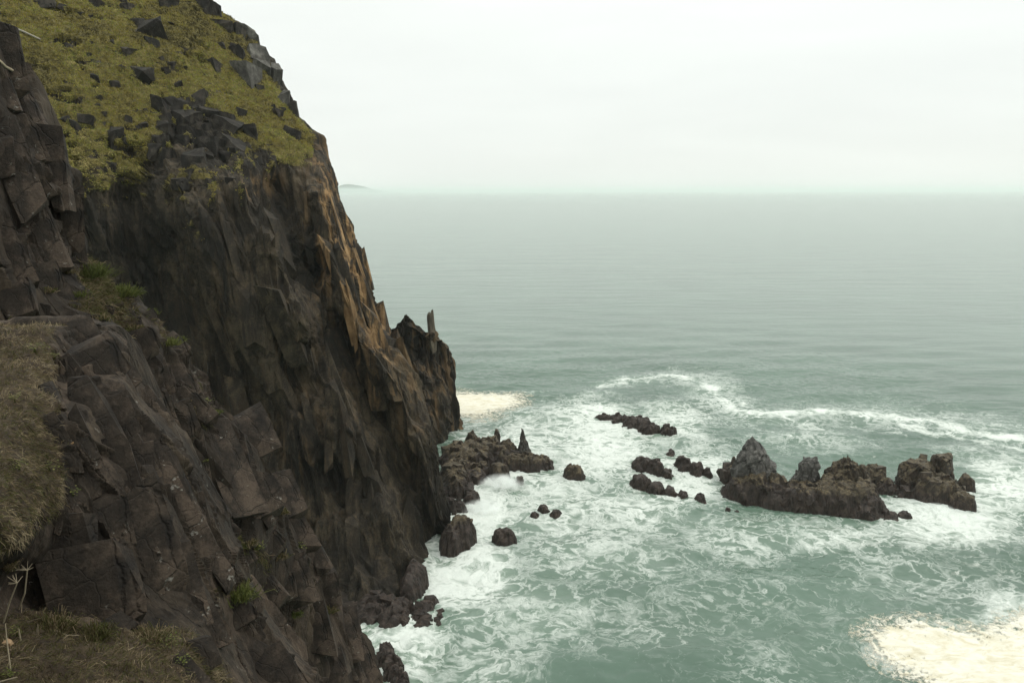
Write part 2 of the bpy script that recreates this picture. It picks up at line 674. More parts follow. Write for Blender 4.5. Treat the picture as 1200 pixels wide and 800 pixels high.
def peak_mesh(name, w_, d_, h_, seed, rings=((0, 1.0), (0.45, 0.92), (0.75, 0.62), (1.0, 0.12)), lean=0.0, tone=2.0, rough=0.07):
    """angular rock peak standing on z = 0"""
    import bmesh
    r = np.random.default_rng(seed)
    bm = bmesh.new()
    for f, q in rings:
        n = 8 if f < 0.9 else 4
        for i in range(n):
            a = 2 * math.pi * (i + r.uniform(-0.35, 0.35)) / n
            m = q * r.uniform(0.82, 1.12)
            bm.verts.new(((math.cos(a) * m + lean * f) * w_ / 2, math.sin(a) * m * d_ / 2, (f + r.uniform(-0.06, 0.03) * (f > 0)) * h_))
    bmesh.ops.convex_hull(bm, input=bm.verts)
    bmesh.ops.delete(bm, geom=[v for v in bm.verts if not v.link_faces], context='VERTS')
    for _ in range(2):
        bmesh.ops.triangulate(bm, faces=bm.faces)
        bmesh.ops.subdivide_edges(bm, edges=bm.edges, cuts=2, use_grid_fill=True)
    bmesh.ops.triangulate(bm, faces=bm.faces)
    bmesh.ops.recalc_face_normals(bm, faces=bm.faces)
    bm.verts.index_update()
    V = np.array([v.co[:] for v in bm.verts])
    F = np.array([[v.index for v in f.verts] for f in bm.faces])
    bm.free()
    k_ = min(w_, d_)
    f1, e1 = facet(V / k_ * np.array([3.2, 3.2, 2.0]) + seed, seed, 0.9)
    out_ = V * np.array([1, 1, 0.15])
    out_ /= np.linalg.norm(out_, axis=1, keepdims=True) + 1e-6
    V = V + out_ * (f1 * k_ * rough * 1.6 - sstep(0.12, 0, e1) * k_ * rough * 0.7 + fbm(V / k_ * 5 + seed, 3, 0.6, seed) * k_ * rough * 0.8)[:, None]
    return mesh_np(name, V, F, False, {'tone': np.full(len(V), tone)})


def peak(name, parent, px, py, wpx, pyt, dm, seed, tone=2.0, label=None, cat=None, **kw):
    c, d = WL(px, py)
    mpp = d / FPX
    me = peak_mesh(name, wpx * mpp, dm, (py - pyt) * mpp / 0.95 + 1.0, seed, tone=tone, **kw)
    loc = c + np.array([0, 0, -1.0])
    return link(name, me, M_sea_rock, parent, label, cat, None, None, loc - np.array(parent.location) if parent else loc)


def put(o, lx, ly, nz, loc):
    from mathutils import Matrix
    m = Matrix((Vector(lx), Vector(ly), Vector(nz))).transposed().to_4x4()
    m.translation = Vector(loc) - (o.parent.location if o.parent else Vector((0, 0, 0)))
    o.matrix_basis = m


def crag(name, peaks, seed, label=None, cat=None, group=None, res=0.3, wet=1.2, grey=99, amp=0.6, mat=None, parent=None, cell=1.6,
         floor=-2.0, blocks=0, bsz=(1.2, 2.6)):
    """sea rock: peaks = (px, py of its foot, py of its top, half width px, half depth m, power[, height where bare grey rock starts])"""
    pk = []
    for p in peaks:
        (px, pyc, pyt, rx, ry, pw) = p[:6]
        c, d = WL(px, pyc)
        mpp = d / FPX
        h = (pyc - pyt) * mpp / 0.94
        pk.append((c[0], c[1], h, rx * mpp, ry, pw, p[6] if len(p) > 6 else grey))
    x0 = min(p[0] - p[3] * 1.6 for p in pk) - 1
    x1 = max(p[0] + p[3] * 1.6 for p in pk) + 1
    y0 = min(p[1] - p[4] * 1.6 for p in pk) - 1
    y1 = max(p[1] + p[4] * 1.6 for p in pk) + 1
    nx, ny = max(12, int((x1 - x0) / res)), max(12, int((y1 - y0) / res))
    X, Y = np.meshgrid(np.linspace(x0, x1, nx), np.linspace(y0, y1, ny))
    P = np.stack([X.ravel(), Y.ravel(), np.zeros(X.size)], 1)
    wx = fbm(P / 2.6 + 5, 4, 0.6, seed) * 1.5 * min(1, amp + .3)
    wy = fbm(P / 2.6 + 25, 4, 0.6, seed + 3) * 1.5 * min(1, amp + .3)
    f1, e1 = facet(np.stack([P[:, 0] / cell, P[:, 1] / cell, P[:, 2] + seed], 1), seed, 0.9, wid=0.1)
    z = np.full(len(P), floor)
    gz = np.full(len(P), 99.0)
    xx, yy = P[:, 0] + wx, P[:, 1] + wy
    for (cx, cy, h, rx, ry, pw, gr) in pk:
        rho = np.sqrt(((xx - cx) / rx) ** 2 + ((yy - cy) / ry) ** 2)
        t = np.clip(rho / 1.15, 0, 3)
        zi = np.where(t < 1, floor + (h - floor) * (1 - t ** pw), floor)
        gz = np.where(zi > z, gr, gz)
        z = np.maximum(z, zi)
    lift = sstep(floor, floor + 2.5, z)
    rug = fbm(P / 1.1, 3, 0.6, seed + 9, True)
    z = z + lift * (f1 * amp * 1.15 - sstep(0.16, 0, e1) * 0.35 * amp + rug * 0.32 * amp)
    G = np.stack([P[:, 0], P[:, 1], z], 1).reshape(ny, nx, 3)
    n = gnormals(boxblur(G, 1))
    f2, e2 = facet(G.reshape(-1, 3) / np.array([cell * 0.7, cell * 0.7, cell * 0.9]) + 3, seed + 5, 0.9)
    f3 = fbm(G.reshape(-1, 3) / (cell * 0.4), 3, 0.6, seed + 12)
    G = G + n * ((f2 * amp * 0.7 + f3 * amp * 0.22) * lift).reshape(ny, nx)[..., None]
    zz = G[..., 2].ravel()
    tone = np.where(zz < wet, 0.2 * zz / wet, np.minimum(0.2 + (zz - wet) / 2.0, 1.0))
    tone = tone + sstep(-0.5, 0.5, zz - gz) * (2.2 - tone)
    c = np.array([(x0 + x1) / 2, (y0 + y1) / 2, 0])
    me = mesh_np(name, G.reshape(-1, 3) - c, quads(ny, nx), False, {'tone': tone})
    ob = link(name, me, mat or M_sea_rock, parent, label, cat, group, None, c - np.array(parent.location) if parent else c)
    r = np.random.default_rng(seed + 77)
    zs = G.reshape(-1, 3)
    idx = np.where(zs[:, 2] > 0.6)[0]
    for i in range(blocks if len(idx) else 0):
        k = r.choice(idx)
        p = zs[k]
        sz = r.uniform(*bsz)
        me = hull_mesh('rock_block', (sz * r.uniform(.6, 1.1), sz * r.uniform(.6, 1), sz * r.uniform(.8, 1.5)), seed * 50 + i, 0.25, 2, {'tone': tone[k]})
        bo = link('rock_block', me, mat or M_sea_rock, ob)
        bo.rotation_euler = (r.normal(0, 0.25), r.normal(0.1, 0.25), r.uniform(0, 6.28))
        bo.location = Vector(p) - Vector(c) - Vector((0, -0.25 * sz, 0.38 * sz))
    return ob


# ------------------------------------------------------------------ the headland across the cove
def prof(y, pts):
    p = np.array(sorted(pts))
    return np.interp(y, p[:, 0], p[:, 1])


HEAD_SIL = [(-120, 175), (-40, 222), (0, 250), (15, 262), (33, 300), (60, 307), (72, 322), (100, 333), (133, 352), (152, 365), (172, 385),
            (205, 398), (235, 405), (262, 420), (300, 428), (320, 440), (360, 452), (395, 464), (430, 481), (470, 500),
            (530, 513), (600, 525), (640, 530), (800, 560)]
HEAD_D = [(-160, -120, 128), (150, -120, 156), (-160, 0, 104), (0, 0, 113), (120, 0, 124), (245, 0, 138), (0, 100, 105), (100, 100, 112),
          (200, 100, 121), (330, 100, 137), (-160, 120, 97), (20, 200, 100), (100, 215, 106), (180, 205, 111), (240, 185, 113), (300, 185, 121),
          (365, 185, 129), (385, 172, 133),
          (-160, 330, 97), (0, 330, 103), (100, 330, 109), (200, 330, 114), (250, 420, 116), (330, 480, 117), (380, 560, 117.5), (400, 650, 113), (300, 600, 112),
          (100, 600, 103), (-160, 600, 95),
          (285, 215, 112), (330, 290, 112), (360, 380, 112.5), (410, 500, 114), (450, 600, 115.5), (482, 660, 117),
          (335, 240, 123), (370, 320, 125.5), (400, 400, 126.5), (440, 480, 127), (472, 550, 126.5), (505, 630, 124.6),
          (378, 240, 124.5), (400, 330, 123.5), (420, 400, 123), (455, 440, 122.5), (490, 520, 122.5), (515, 600, 123.2), (529, 646, 125),
          (408, 240, 133), (428, 300, 133), (452, 370, 133),
          (487, 682, 116.3), (450, 728, 105), (422, 720, 106.5), (480, 725, 106), (300, 720, 106), (100, 720, 100),
          (560, 800, 122), (450, 800, 103), (300, 800, 102), (-160, 800, 94)]


def build_headland():
    nr, nc = 600, 460
    t = np.linspace(0, 1, nr)
    y = -120 + 920 * t
    s = np.linspace(0, 1, nc)
    xs = prof(y, HEAD_SIL)
    PX = -160 + (xs[:, None] + 160) * s[None, :]
    PY = np.repeat(y[:, None], nc, 1)
    f = tps(HEAD_D)
    D = f(PX, PY)
    for line, a, wd in [([(283, 205), (315, 260), (345, 330), (372, 400), (405, 480), (440, 560), (478, 650)], -2.8, 13), ([(322, 215), (350, 280), (376, 345), (407, 410), (442, 480), (478, 550), (510, 630)], 5.0, 13),
                       ([(378, 195), (392, 280), (408, 350), (428, 400), (462, 450), (492, 520), (516, 610)], -2.2, 9), ([(150, 230), (200, 330), (255, 430), (310, 540), (360, 640)], 2.6, 16),
                       ([(200, 215), (250, 310), (300, 410), (345, 500), (390, 600), (430, 690)], -1.8, 14), ([(258, 215), (300, 320), (335, 420), (375, 520), (415, 620)], 1.8, 9), ([(100, 240), (150, 350), (210, 460)], -1.8, 16)]:
        q = np.full(PX.shape, 1e9)
        for (x1, y1), (x2, y2) in zip(line[:-1], line[1:]):
            dx, dy = x2 - x1, y2 - y1
            tt = np.clip(((PX - x1) * dx + (PY - y1) * dy) / (dx * dx + dy * dy), 0, 1)
            q = np.minimum(q, np.hypot(PX - x1 - tt * dx, PY - y1 - tt * dy))
        D = D + a * np.exp(-(q / wd) ** 1.4)
    e = np.clip((s - 0.93) / 0.07, 0, 1)
    D = D + 4.5 * (e ** 2.4)[None, :]
    G = U(PX, PY, D)
    G = wrap_right(G, 45, 90)
    nc2 = G.shape[1]
    PX = np.concatenate([PX, np.repeat(PX[:, -1:], nc2 - nc, 1)], 1)
    PY = np.concatenate([PY, np.repeat(PY[:, -1:], nc2 - nc, 1)], 1)
    G, PX, PY = even_rows(G, PX, PY)
    n = gnormals(boxblur(boxblur(G, 12), 8))
    P = G.reshape(-1, 3)
    nn = n.reshape(-1, 3)
    px, py = PX.ravel(), PY.ravel()
    # turf: above an uneven brow line
    brow = np.interp(px, [-200, 60, 95, 130, 165, 190, 205, 230, 262, 285, 300, 335, 365, 372, 385], [260, 235, 222, 214, 205, 172, 150, 150, 168, 178, 175, 188, 192, 150, 60])
    wob = fbm(P / np.array([5.0, 5, 3]), 5, 0.65, 3) * 48
    g = sstep(16, -16, py - brow + wob)
    # green tongues running down the rock under the brow
    ton = sstep(-0.12, 0.2, fbm(P / np.array([3.0, 3.0, 5.0]), 4, 0.6, 8)) * np.exp(-((px - 232) / 50) ** 2 - ((py - 215) / 60) ** 2) * 1.1
    ton2 = sstep(-0.08, 0.25, fbm(P / np.array([3.0, 3.0, 2.0]), 4, 0.6, 18)) * sstep(50, 0, py - brow) * (px < 330)
    right_bare = sstep(0, 14, px - np.interp(py, [-200, -20, 25, 60, 100, 140, 170, 200], [150, 215, 268, 292, 318, 345, 372, 372]))
    g = g * (1 - 0.85 * inpoly(px + fbm(P / 3, 3, .6, 19) * 14, py + fbm(P / 3, 3, .6, 29) * 12, [(186, 112), (215, 108), (262, 138), (285, 165), (272, 215), (180, 215), (172, 165), (190, 140)]))
    g = np.maximum(g * (1 - right_bare), np.maximum(ton, ton2 * 0.8))
    # jointed relief, steep columns leaning with the slope
    k = np.array([[1, 0, 0.25], [0, 1, -0.1], [-0.25, 0.1, 1]])
    Q = P @ k.T
    f0, e0 = facet(Q / np.array([6, 6, 34.0]) + 9, 11, 0.9)
    f1, e1 = facet(Q / np.array([2.2, 2.2, 14.0]), 21, 0.8)
    f2, e2 = facet(Q / np.array([0.9, 0.9, 5.0]), 31, 0.8)
    f3, e3 = facet(Q / np.array([0.42, 0.42, 0.8]), 41, 0.9)
    rd = fbm(Q / np.array([5, 5, 26.0]), 4, 0.55, 51, True)
    rd2 = fbm(Q / np.array([1.5, 1.5, 13.0]), 3, 0.55, 56, True)
    rock = 1.5 * f0 + 0.9 * f1 + 0.25 * f2 + 0.10 * f3 + rd * 1.4 + rd2 * 0.4 - 0.4 * sstep(0.14, 0.0, e1) - 0.12 * sstep(0.16, 0, e2)
    edge_damp = 1.0
    turf = fbm(P / 6.0, 5, 0.5, 61) * 0.8 + fbm(P / np.array([1.4, 1.4, 0.5]), 3, 0.5, 71) * 0.22
    terr = fbm(P / np.array([4.0, 4.0, 0.9]), 5, 0.62, 81)
    thr = 0.10 - 0.16 * sstep(110, 0, brow - py) + 0.2 * sstep(220, 300, px)
    g = np.clip(g - 0.9 * sstep(thr, thr + 0.2, terr), 0, 1)
    gg = sstep(0.35, 0.65, g)
    turf = turf + 0.35 * fbm(P / np.array([1.0, 1.0, 0.6]), 3, 0.5, 76)
    disp = gg * turf + (1 - gg) * rock * np.where(py < 215, 0.8, 1.0)
    under = sstep(-1, 3, P[:, 2])
    d2 = disp.reshape(nr, nc2)
    disp = ((np.roll(d2, 1, 0) + np.roll(d2, -1, 0) + d2) / 3).ravel()
    P = P + nn * (disp * (0.4 + 0.6 * under))[:, None]
    stain = np.zeros(len(P))
    for (x, yy, rx, ry, a) in [(396, 250, 26, 85, 1.2), (422, 325, 30, 65, 1.1), (450, 390, 24, 50, .9), (322, 212, 12, 14, .5), (300, 215, 14, 12, .9),
                               (345, 520, 55, 100, .16), (400, 470, 40, 90, .14), (478, 470, 18, 60, .4), (260, 330, 50, 90, .10), (340, 410, 12, 30, .3), (376, 190, 10, 20, .7)]:
        stain = np.maximum(stain, a * np.exp(-((px - x) / rx) ** 2 - ((py - yy) / ry) ** 2))
    me = mesh_np('headland', P, quads(nr, nc2), False, {'grass': g, 'stain': np.clip(stain, 0, 1)})
    o = link('headland', me, M_head, kind='structure', label='tall dark headland with a grassy crown dropping sheer into the sea', )
    return o, P, quads(nr, nc2), g, nn


headland, HP, HF, Hg, Hn = build_headland()


def bvh_of(P, F):
    return BVHTree.FromPolygons([tuple(p) for p in P.tolist()], F.tolist())


def grid_bvh(P, nr_nc_F, step=1):
    return bvh_of(P, nr_nc_F)


head_bvh = bvh_of(HP, HF)


def cast(bvh, px, py):
    d = Vector(U(px, py, 1.0) - np.array([0, 0, CAM_H])).normalized()
    hit = bvh.ray_cast(Vector((0, 0, CAM_H)), d)
    if hit[0] is None:
        return None
    dep = (hit[0].y * CP - (hit[0].z - CAM_H) * SP)
    return hit[0], hit[1], dep


# ------------------------------------------------------------------ far buttress with the pinnacle
def build_buttress():
    tx = [440, 456, 463, 470, 475, 481, 487, 493, 499, 505, 511, 518, 525, 530, 533, 535, 538, 546]
    ty = [372, 376, 386, 374, 366, 369, 380, 383, 388, 390, 388, 397, 406, 414, 424, 450, 480, 516]
    nr, nc = 190, 150
    s = np.linspace(440, 546, nc)
    top = np.interp(s, tx, ty)
    t = np.linspace(0, 1, nr)
    PX = np.repeat(s[None], nr, 0)
    PY = top[None] + (548 - top[None]) * t[:, None]
    f = tps([(440, 380, 172), (440, 540, 165), (470, 380, 176), (470, 540, 169), (486, 400, 181), (488, 540, 173), (505, 395, 179), (508, 470, 177), (512, 540, 175),
             (521, 420, 184), (524, 500, 181.5), (533, 430, 187), (536, 510, 186), (546, 516, 190), (546, 548, 187), (515, 445, 181)])
    D = f(PX, PY)
    G = U(PX, PY, D)
    G = wrap_right(G, 30, 20)
    # the top rounds over and falls away behind
    rows = []
    P = G[0]
    for k in range(14):
        P = P + np.array([-0.15, 1.1, -0.15 - 0.10 * k])
        rows.append(P)
    G = np.concatenate([np.stack(rows[::-1]), G], 0)
    nr2, nc2 = G.shape[:2]
    n = gnormals(boxblur(G, 4)).reshape(-1, 3)
    P = G.reshape(-1, 3)
    Q = P @ np.array([[1, 0, 0.2], [0, 1, 0], [-0.2, 0, 1]]).T
    f1, e1 = facet(Q / np.array([3.0, 3.0, 11.0]), 121, 0.8)
    f2, e2 = facet(Q / np.array([1.2, 1.2, 3.0]), 131, 0.8)
    P = P + n * (1.5 * f1 + 0.6 * f2 + 1.2 * fbm(Q / np.array([4, 4, 18.0]), 3, 0.5, 141, True) - 0.4 * sstep(0.14, 0, e1))[:, None]
    st = np.clip(0.30 + 0.5 * fbm(P / 6, 3, 0.5, 5), 0, 0.6)
    me = mesh_np('rock_buttress', P, quads(nr2, nc2), False, {'grass': np.zeros(len(P)), 'stain': st})
    o = link('rock_buttress', me, M_head, kind='structure', label='far rock buttress behind the headland with a finger of rock on top')
    # the finger of rock
    c = U(505.5, 388, 180.5)
    pin = block_mesh('rock_pinnacle', (1.55, 1.55, 11.5), 5, 4, 0.6, 10, 0.12)
    po = link('rock_pinnacle', pin, M_bpin, o)
    po.location = c
    po.rotation_euler = (0, R(-4), R(20))
    return o


M_bpin = rock_mat('pinnacle_rock', (0.05, 0.042, 0.03), (0.11, 0.092, 0.066), (0.22, 0.185, 0.13), 0.5, (1, 1, 0.3), (0, 0, 0), None, 0.2, use_attr=False)
buttress = build_buttress()

# ------------------------------------------------------------------ the near cliff: slope on the left and the outcrop in front of it
NEAR_SIL = [(-60, -8), (10, 4), (26, 9), (52, 18), (85, 33), (125, 50), (152, 65), (185, 75), (217, 89), (262, 95), (285, 110), (307, 119), (311, 143),
            (328, 148), (345, 160), (362, 182), (380, 207), (397, 225), (417, 247), (445, 265), (475, 276), (492, 298), (514, 323), (544, 337),
            (580, 358), (602, 361), (620, 368), (645, 386), (669, 402), (694, 407), (721, 420), (750, 429), (766, 436), (797, 441), (860, 460), (1000, 500)]
NEAR_SIL = [(y, x - float(np.interp(y, [0, 300, 560, 820], [16, 22, 22, 10]))) for y, x in NEAR_SIL]
NEAR_D = [(-200, -60, 24), (-20, -60, 30), (-200, 100, 22), (10, 60, 29), (30, 110, 30.5), (-20, 200, 26), (60, 200, 30.5), (88, 225, 32.5), (0, 300, 25.5), (60, 300, 29.5), (100, 285, 33),
          (-200, 300, 19), (-200, 600, 18), (0, 380, 24), (60, 380, 27), (110, 350, 30), (150, 345, 34), (120, 420, 28), (180, 420, 32), (215, 400, 36), (180, 500, 30.5), (240, 460, 35), (268, 460, 37.5),
          (250, 540, 33), (300, 520, 37), (328, 530, 40), (220, 600, 30.5), (290, 620, 34), (345, 600, 41), (300, 700, 36.5), (365, 660, 42), (400, 690, 46), (340, 780, 40), (400, 780, 44), (436, 780, 49),
          (100, 600, 26), (150, 800, 28), (-200, 1000, 16), (300, 1000, 36), (490, 1000, 47)]


def rock_relief(P, sc, amp, seed, an=(1, 1, 3.0)):
    # joints dip steeply down to the right
    a = R(26)
    k = np.array([[math.cos(a), 0, math.sin(a)], [0, 1, 0], [-math.sin(a), 0, math.cos(a)]])
    Q = P @ k.T
    an = np.array(an)
    f0, e0 = facet(Q / (an * sc * 3.0) + 2, seed + 1, 0.75)
    f1, e1 = facet(Q / (an * sc) + 4, seed + 2, 0.7)
    f2, e2 = facet(Q / (an * sc * 0.4) + 7, seed + 3, 0.7)
    m = sstep(-0.1, 0.25, fbm(P / (sc * 3), 3, 0.5, seed + 4))
    r = 2.2 * f0 + 1.0 * f1 * (0.35 + 0.65 * m) + 0.40 * f2 * m - 1.0 * sstep(0.07, 0, e0) - 0.65 * sstep(0.10, 0, e1) * m - 0.2 * sstep(0.12, 0, e2) * m
    r = r + 0.25 * fbm(P / (sc * 0.8), 4, 0.6, seed + 6)
    return r * amp * sc * 1.15


def near_sheet(name, sil, dpts, y0, y1, xl, nr, nc, sc, amp, seed, polys, mat, label, rim=0.09, rimd=2.0, wl=14, toprows=0):
    y = np.linspace(y0, y1, nr)
    s = np.linspace(0, 1, nc)
    xs = prof(y, sil)
    PX = xl + (xs[:, None] - xl) * s[None]
    PY = np.repeat(y[:, None], nc, 1)
    D = tps(dpts)(PX, PY)
    e = np.clip((s - (1 - rim)) / rim, 0, 1)
    D = D + rimd * (e ** 2.2)[None]
    G = U(PX, PY, D)
    nw = 60
    G = wrap_right(G, wl, nw)
    PXa = np.concatenate([PX, np.repeat(PX[:, -1:], nw, 1)], 1)
    PYa = np.concatenate([PY, np.repeat(PY[:, -1:], nw, 1)], 1)
    G, PXa, PYa = even_rows(G, PXa, PYa)
    if toprows:
        rows = []
        Pp = G[0]
        for k in range(toprows):
            Pp = Pp + np.array([-0.01, 0.16, 0.01 - 0.022 * k])
            rows.append(Pp)
        G = np.concatenate([np.stack(rows[::-1]), G], 0)
        PXa = np.concatenate([np.repeat(PXa[:1], toprows, 0), PXa], 0)
        PYa = np.concatenate([np.repeat(PYa[:1], toprows, 0), PYa], 0)
    nr2, nc2 = G.shape[:2]
    n = gnormals(boxblur(boxblur(G, 10), 7)).reshape(-1, 3)
    P = G.reshape(-1, 3)
    px, py = PXa.ravel(), PYa.ravel()
    wpx = px + fbm(P / (sc * 1.6), 5, 0.62, seed + 40) * 34
    wpy = py + fbm(P / (sc * 1.6) + 9, 5, 0.62, seed + 41) * 26
    g = np.zeros(len(P))
    for poly, a in polys:
        g = np.maximum(g, a * inpoly(wpx, wpy, poly))
    g = boxblur(boxblur(g.reshape(nr2, nc2), 6), 5).ravel()
    g = np.clip(g + 0.95 * fbm(P / (sc * 0.8), 4, 0.6, seed + 44) * (g > 0.02), 0, 1)
    gg = sstep(0.3, 0.7, g)
    soil = (fbm(P / (sc * 0.9), 5, 0.55, seed + 50) * 0.28 + fbm(P / (sc * 0.35), 3, 0.55, seed + 55) * 0.12) * sc
    r = rock_relief(P, sc, amp, seed)
    st = np.maximum(np.linalg.norm(np.gradient(G, axis=1), axis=2), np.linalg.norm(np.gradient(G, axis=0), axis=2))
    damp = np.clip(sc * 0.07 / boxblur(st, 3), 0.2, 1)
    r2 = r.reshape(nr2, nc2)
    r2 = (np.roll(r2, 1, 0) + np.roll(r2, -1, 0) + 2 * r2) / 4
    r = (r2 * damp).ravel()
    P = P + n * (gg * soil + (1 - gg) * r)[:, None]
    st = np.clip(fbm(P / (sc * 3), 3, 0.5, seed + 60) + 0.2, 0, 0.6)
    F = quads(nr2, nc2)
    me = mesh_np(name, P, F, False, {'grass': g, 'stain': st})
    o = link(name, me, mat, kind='structure', label=label)
    return o, P, F, g, n


near_cliff, NP_, NF, Ng, Nn = near_sheet(
    'near_cliff', NEAR_SIL, NEAR_D, -60, 1000, -200, 520, 330, 1.5, 0.28, 300,
    [([(75, 318), (118, 305), (150, 325), (185, 362), (170, 372), (150, 350), (125, 350), (95, 345)], 1.0),
     ([(95, 345), (140, 352), (165, 385), (150, 410), (130, 395), (90, 380)], 0.8), ([(185, 395), (208, 392), (205, 412), (185, 410)], 0.9),
     ([(215, 455), (240, 470), (255, 500), (232, 498)], 0.7), ([(255, 605), (300, 640), (345, 670), (300, 660), (262, 640)], 0.6), ([(265, 730), (330, 760), (300, 830), (260, 800)], 0.55)],
    M_near, 'steep brown rock slope of slabs falling to the cove')

OUT_SIL = [(384, 128), (388, 133), (400, 141), (430, 155), (452, 166), (475, 184), (500, 200), (545, 222), (580, 240), (620, 259), (650, 273), (676, 293), (700, 309),
           (728, 327), (755, 346), (777, 363), (800, 377), (900, 430), (1000, 480)]
OUT_D = [(-250, 384, 14.5), (0, 392, 14.8), (60, 398, 15.2), (120, 388, 17.4), (135, 400, 17.2), (75, 432, 14.9), (110, 440, 15.6), (155, 435, 17.0), (110, 470, 14.0), (78, 462, 13.7), (140, 458, 15.3), (165, 460, 17),
         (20, 440, 13.3), (30, 500, 11.9), (30, 560, 10.8), (20, 630, 9.7), (65, 520, 12.6), (70, 590, 12.1), (110, 520, 13.3), (150, 520, 14.2), (190, 520, 15.8), (105, 620, 12.6), (150, 620, 13.2), (200, 620, 14.2), (245, 620, 16.4),
         (45, 660, 11.6), (20, 690, 11.4), (80, 700, 12.0), (150, 700, 12.5), (200, 720, 13.0), (250, 700, 15.0), (290, 720, 17.5), (30, 740, 10.4), (100, 760, 10.6), (170, 760, 11.3), (230, 760, 12.2), (280, 790, 14.0), (340, 790, 18.0),
         (0, 800, 9.2), (100, 810, 9.8), (-250, 600, 8.5), (-250, 800, 7.5), (0, 1000, 6.5), (250, 1000, 9.0), (470, 1000, 15)]
outcrop, OP, OF, Og, On = near_sheet(
    'rocky_ledge', OUT_SIL, OUT_D, 384, 1000, -250, 440, 400, 0.62, 0.30, 500,
    [([(-300, 340), (54, 340), (60, 396), (68, 420), (70, 470), (62, 500), (75, 560), (80, 590), (60, 600), (48, 622), (18, 640), (-300, 650)], 1.0),
     ([(-300, 715), (40, 715), (70, 720), (130, 735), (150, 745), (200, 738), (225, 745), (250, 770), (290, 830), (400, 1100), (-300, 1100)], 1.0),
     ([(262, 680), (298, 684), (300, 704), (262, 704)], 0.8)],
    M_out, 'near ledge of brown bedrock under a dry grass bank', 0.08, 0.8, 5, 22)
out_bvh = bvh_of(OP, OF)
near_bvh = bvh_of(NP_, NF)


# ------------------------------------------------------------------ slabs and blocks broken out of the near rock (pieces of it)
def set_slab(bvh, parent, px, py, wpx, hpx, ang, thick=0.45, out=0.35, seed=0, name='rock_slab', mat=None, sub=4, top=False, **tags):
    h = cast(bvh, px, py)
    if h is None:
        return None
    p, n, d = h
    mpp = d / FPX
    view = (Vector((0, 0, CAM_H)) - p).normalized()
    nz = (n.normalized() * 0.4 + view * 0.75 + Vector((0.15, -0.2, 0.25))).normalized()
    rr = np.random.default_rng(seed + 5)
    a = R(ang + rr.normal(0, 7))
    nz = (nz + Vector(rr.normal(0, 0.12, 3))).normalized()
    right = Vector((1, 0, 0))
    up = Vector((0, SP, CP))
    ly = (up * math.cos(a) - right * math.sin(a))
    ly = (ly - nz * ly.dot(nz)).normalized()
    lx = ly.cross(nz).normalized()
    wd, ht = wpx * mpp, hpx * mpp
    th = thick * min(wd, ht)
    wd, ht = wd * rr.uniform(0.85, 1.25), ht * rr.uniform(0.85, 1.3)
    th = max(th, 0.35 * wd)
    me = hull_mesh(name, (wd, ht, th), seed, 0.26, 3, None, 2 if wpx > 30 else 0, 0.06)
    o = link(name, me, mat or M_slab, parent)
    from mathutils import Matrix
    m = Matrix((lx, ly, nz)).transposed().to_4x4()
    m.translation = p + nz * (th * (out - 0.5))
    o.matrix_world = m
    for k, v in tags.items():
        o[k] = v
    return o


SLABS_NEAR = [(12, 70, 26, 90, 16), (30, 130, 32, 95, 20), (62, 200, 36, 100, 14), (20, 200, 40, 110, 26), (45, 270, 46, 100, 24), (80, 255, 28, 70, 12), (10, 300, 50, 90, 30),
              (55, 330, 44, 70, 34), (20, 350, 40, 50, 20), (92, 295, 22, 60, 20), (110, 300, 14, 30, 8), (140, 318, 18, 20, 10), (125, 365, 24, 16, 60), (150, 372, 26, 18, 70), (175, 372, 26, 16, 55),
              (195, 385, 34, 26, 40), (170, 400, 30, 40, 30), (205, 405, 32, 36, 30), (228, 420, 36, 34, 40), (245, 445, 42, 46, 30), (190, 440, 30, 50, 24), (215, 450, 28, 50, 30), (180, 480, 36, 50, 20),
              (262, 462, 24, 40, 20), (210, 500, 48, 70, 16), (225, 545, 50, 80, 14), (265, 540, 60, 130, 18), (290, 510, 60, 70, 24), (312, 530, 34, 60, 30), (300, 575, 56, 80, 22), (335, 580, 34, 80, 24),
              (250, 600, 30, 60, 20), (345, 620, 34, 60, 20), (285, 655, 30, 24, 40), (320, 640, 28, 24, 50), (372, 650, 26, 40, 20), (345, 680, 40, 60, 16), (310, 690, 44, 80, 24), (385, 690, 30, 50, 20), (370, 740, 40, 60, 14), (405, 740, 34, 70, 14),
              (330, 760, 36, 60, 20), (425, 775, 24, 60, 12), (390, 785, 40, 50, 20)]
for i, (x, y, ww, hh, a) in enumerate(SLABS_NEAR):
    set_slab(near_bvh, near_cliff, x, y, ww, hh, a, 0.6, 0.24, 1000 + i, sub=5)
r = np.random.default_rng(41)
k = 0
while k < 120:
    y = r.uniform(40, 800)
    xr_ = float(prof(y, NEAR_SIL))
    if xr_ < 12:
        continue
    x = r.uniform(max(0, xr_ - 230), xr_ - 3)
    if 300 < y < 350 and 70 < x < 150:
        continue
    sc_ = math.exp(r.uniform(math.log(9), math.log(30)))
    set_slab(near_bvh, near_cliff, x, y, sc_, sc_ * r.uniform(1.1, 2.8), 24 + r.normal(0, 12), 0.6, r.uniform(0.05, 0.2), 1200 + k)
    k += 1
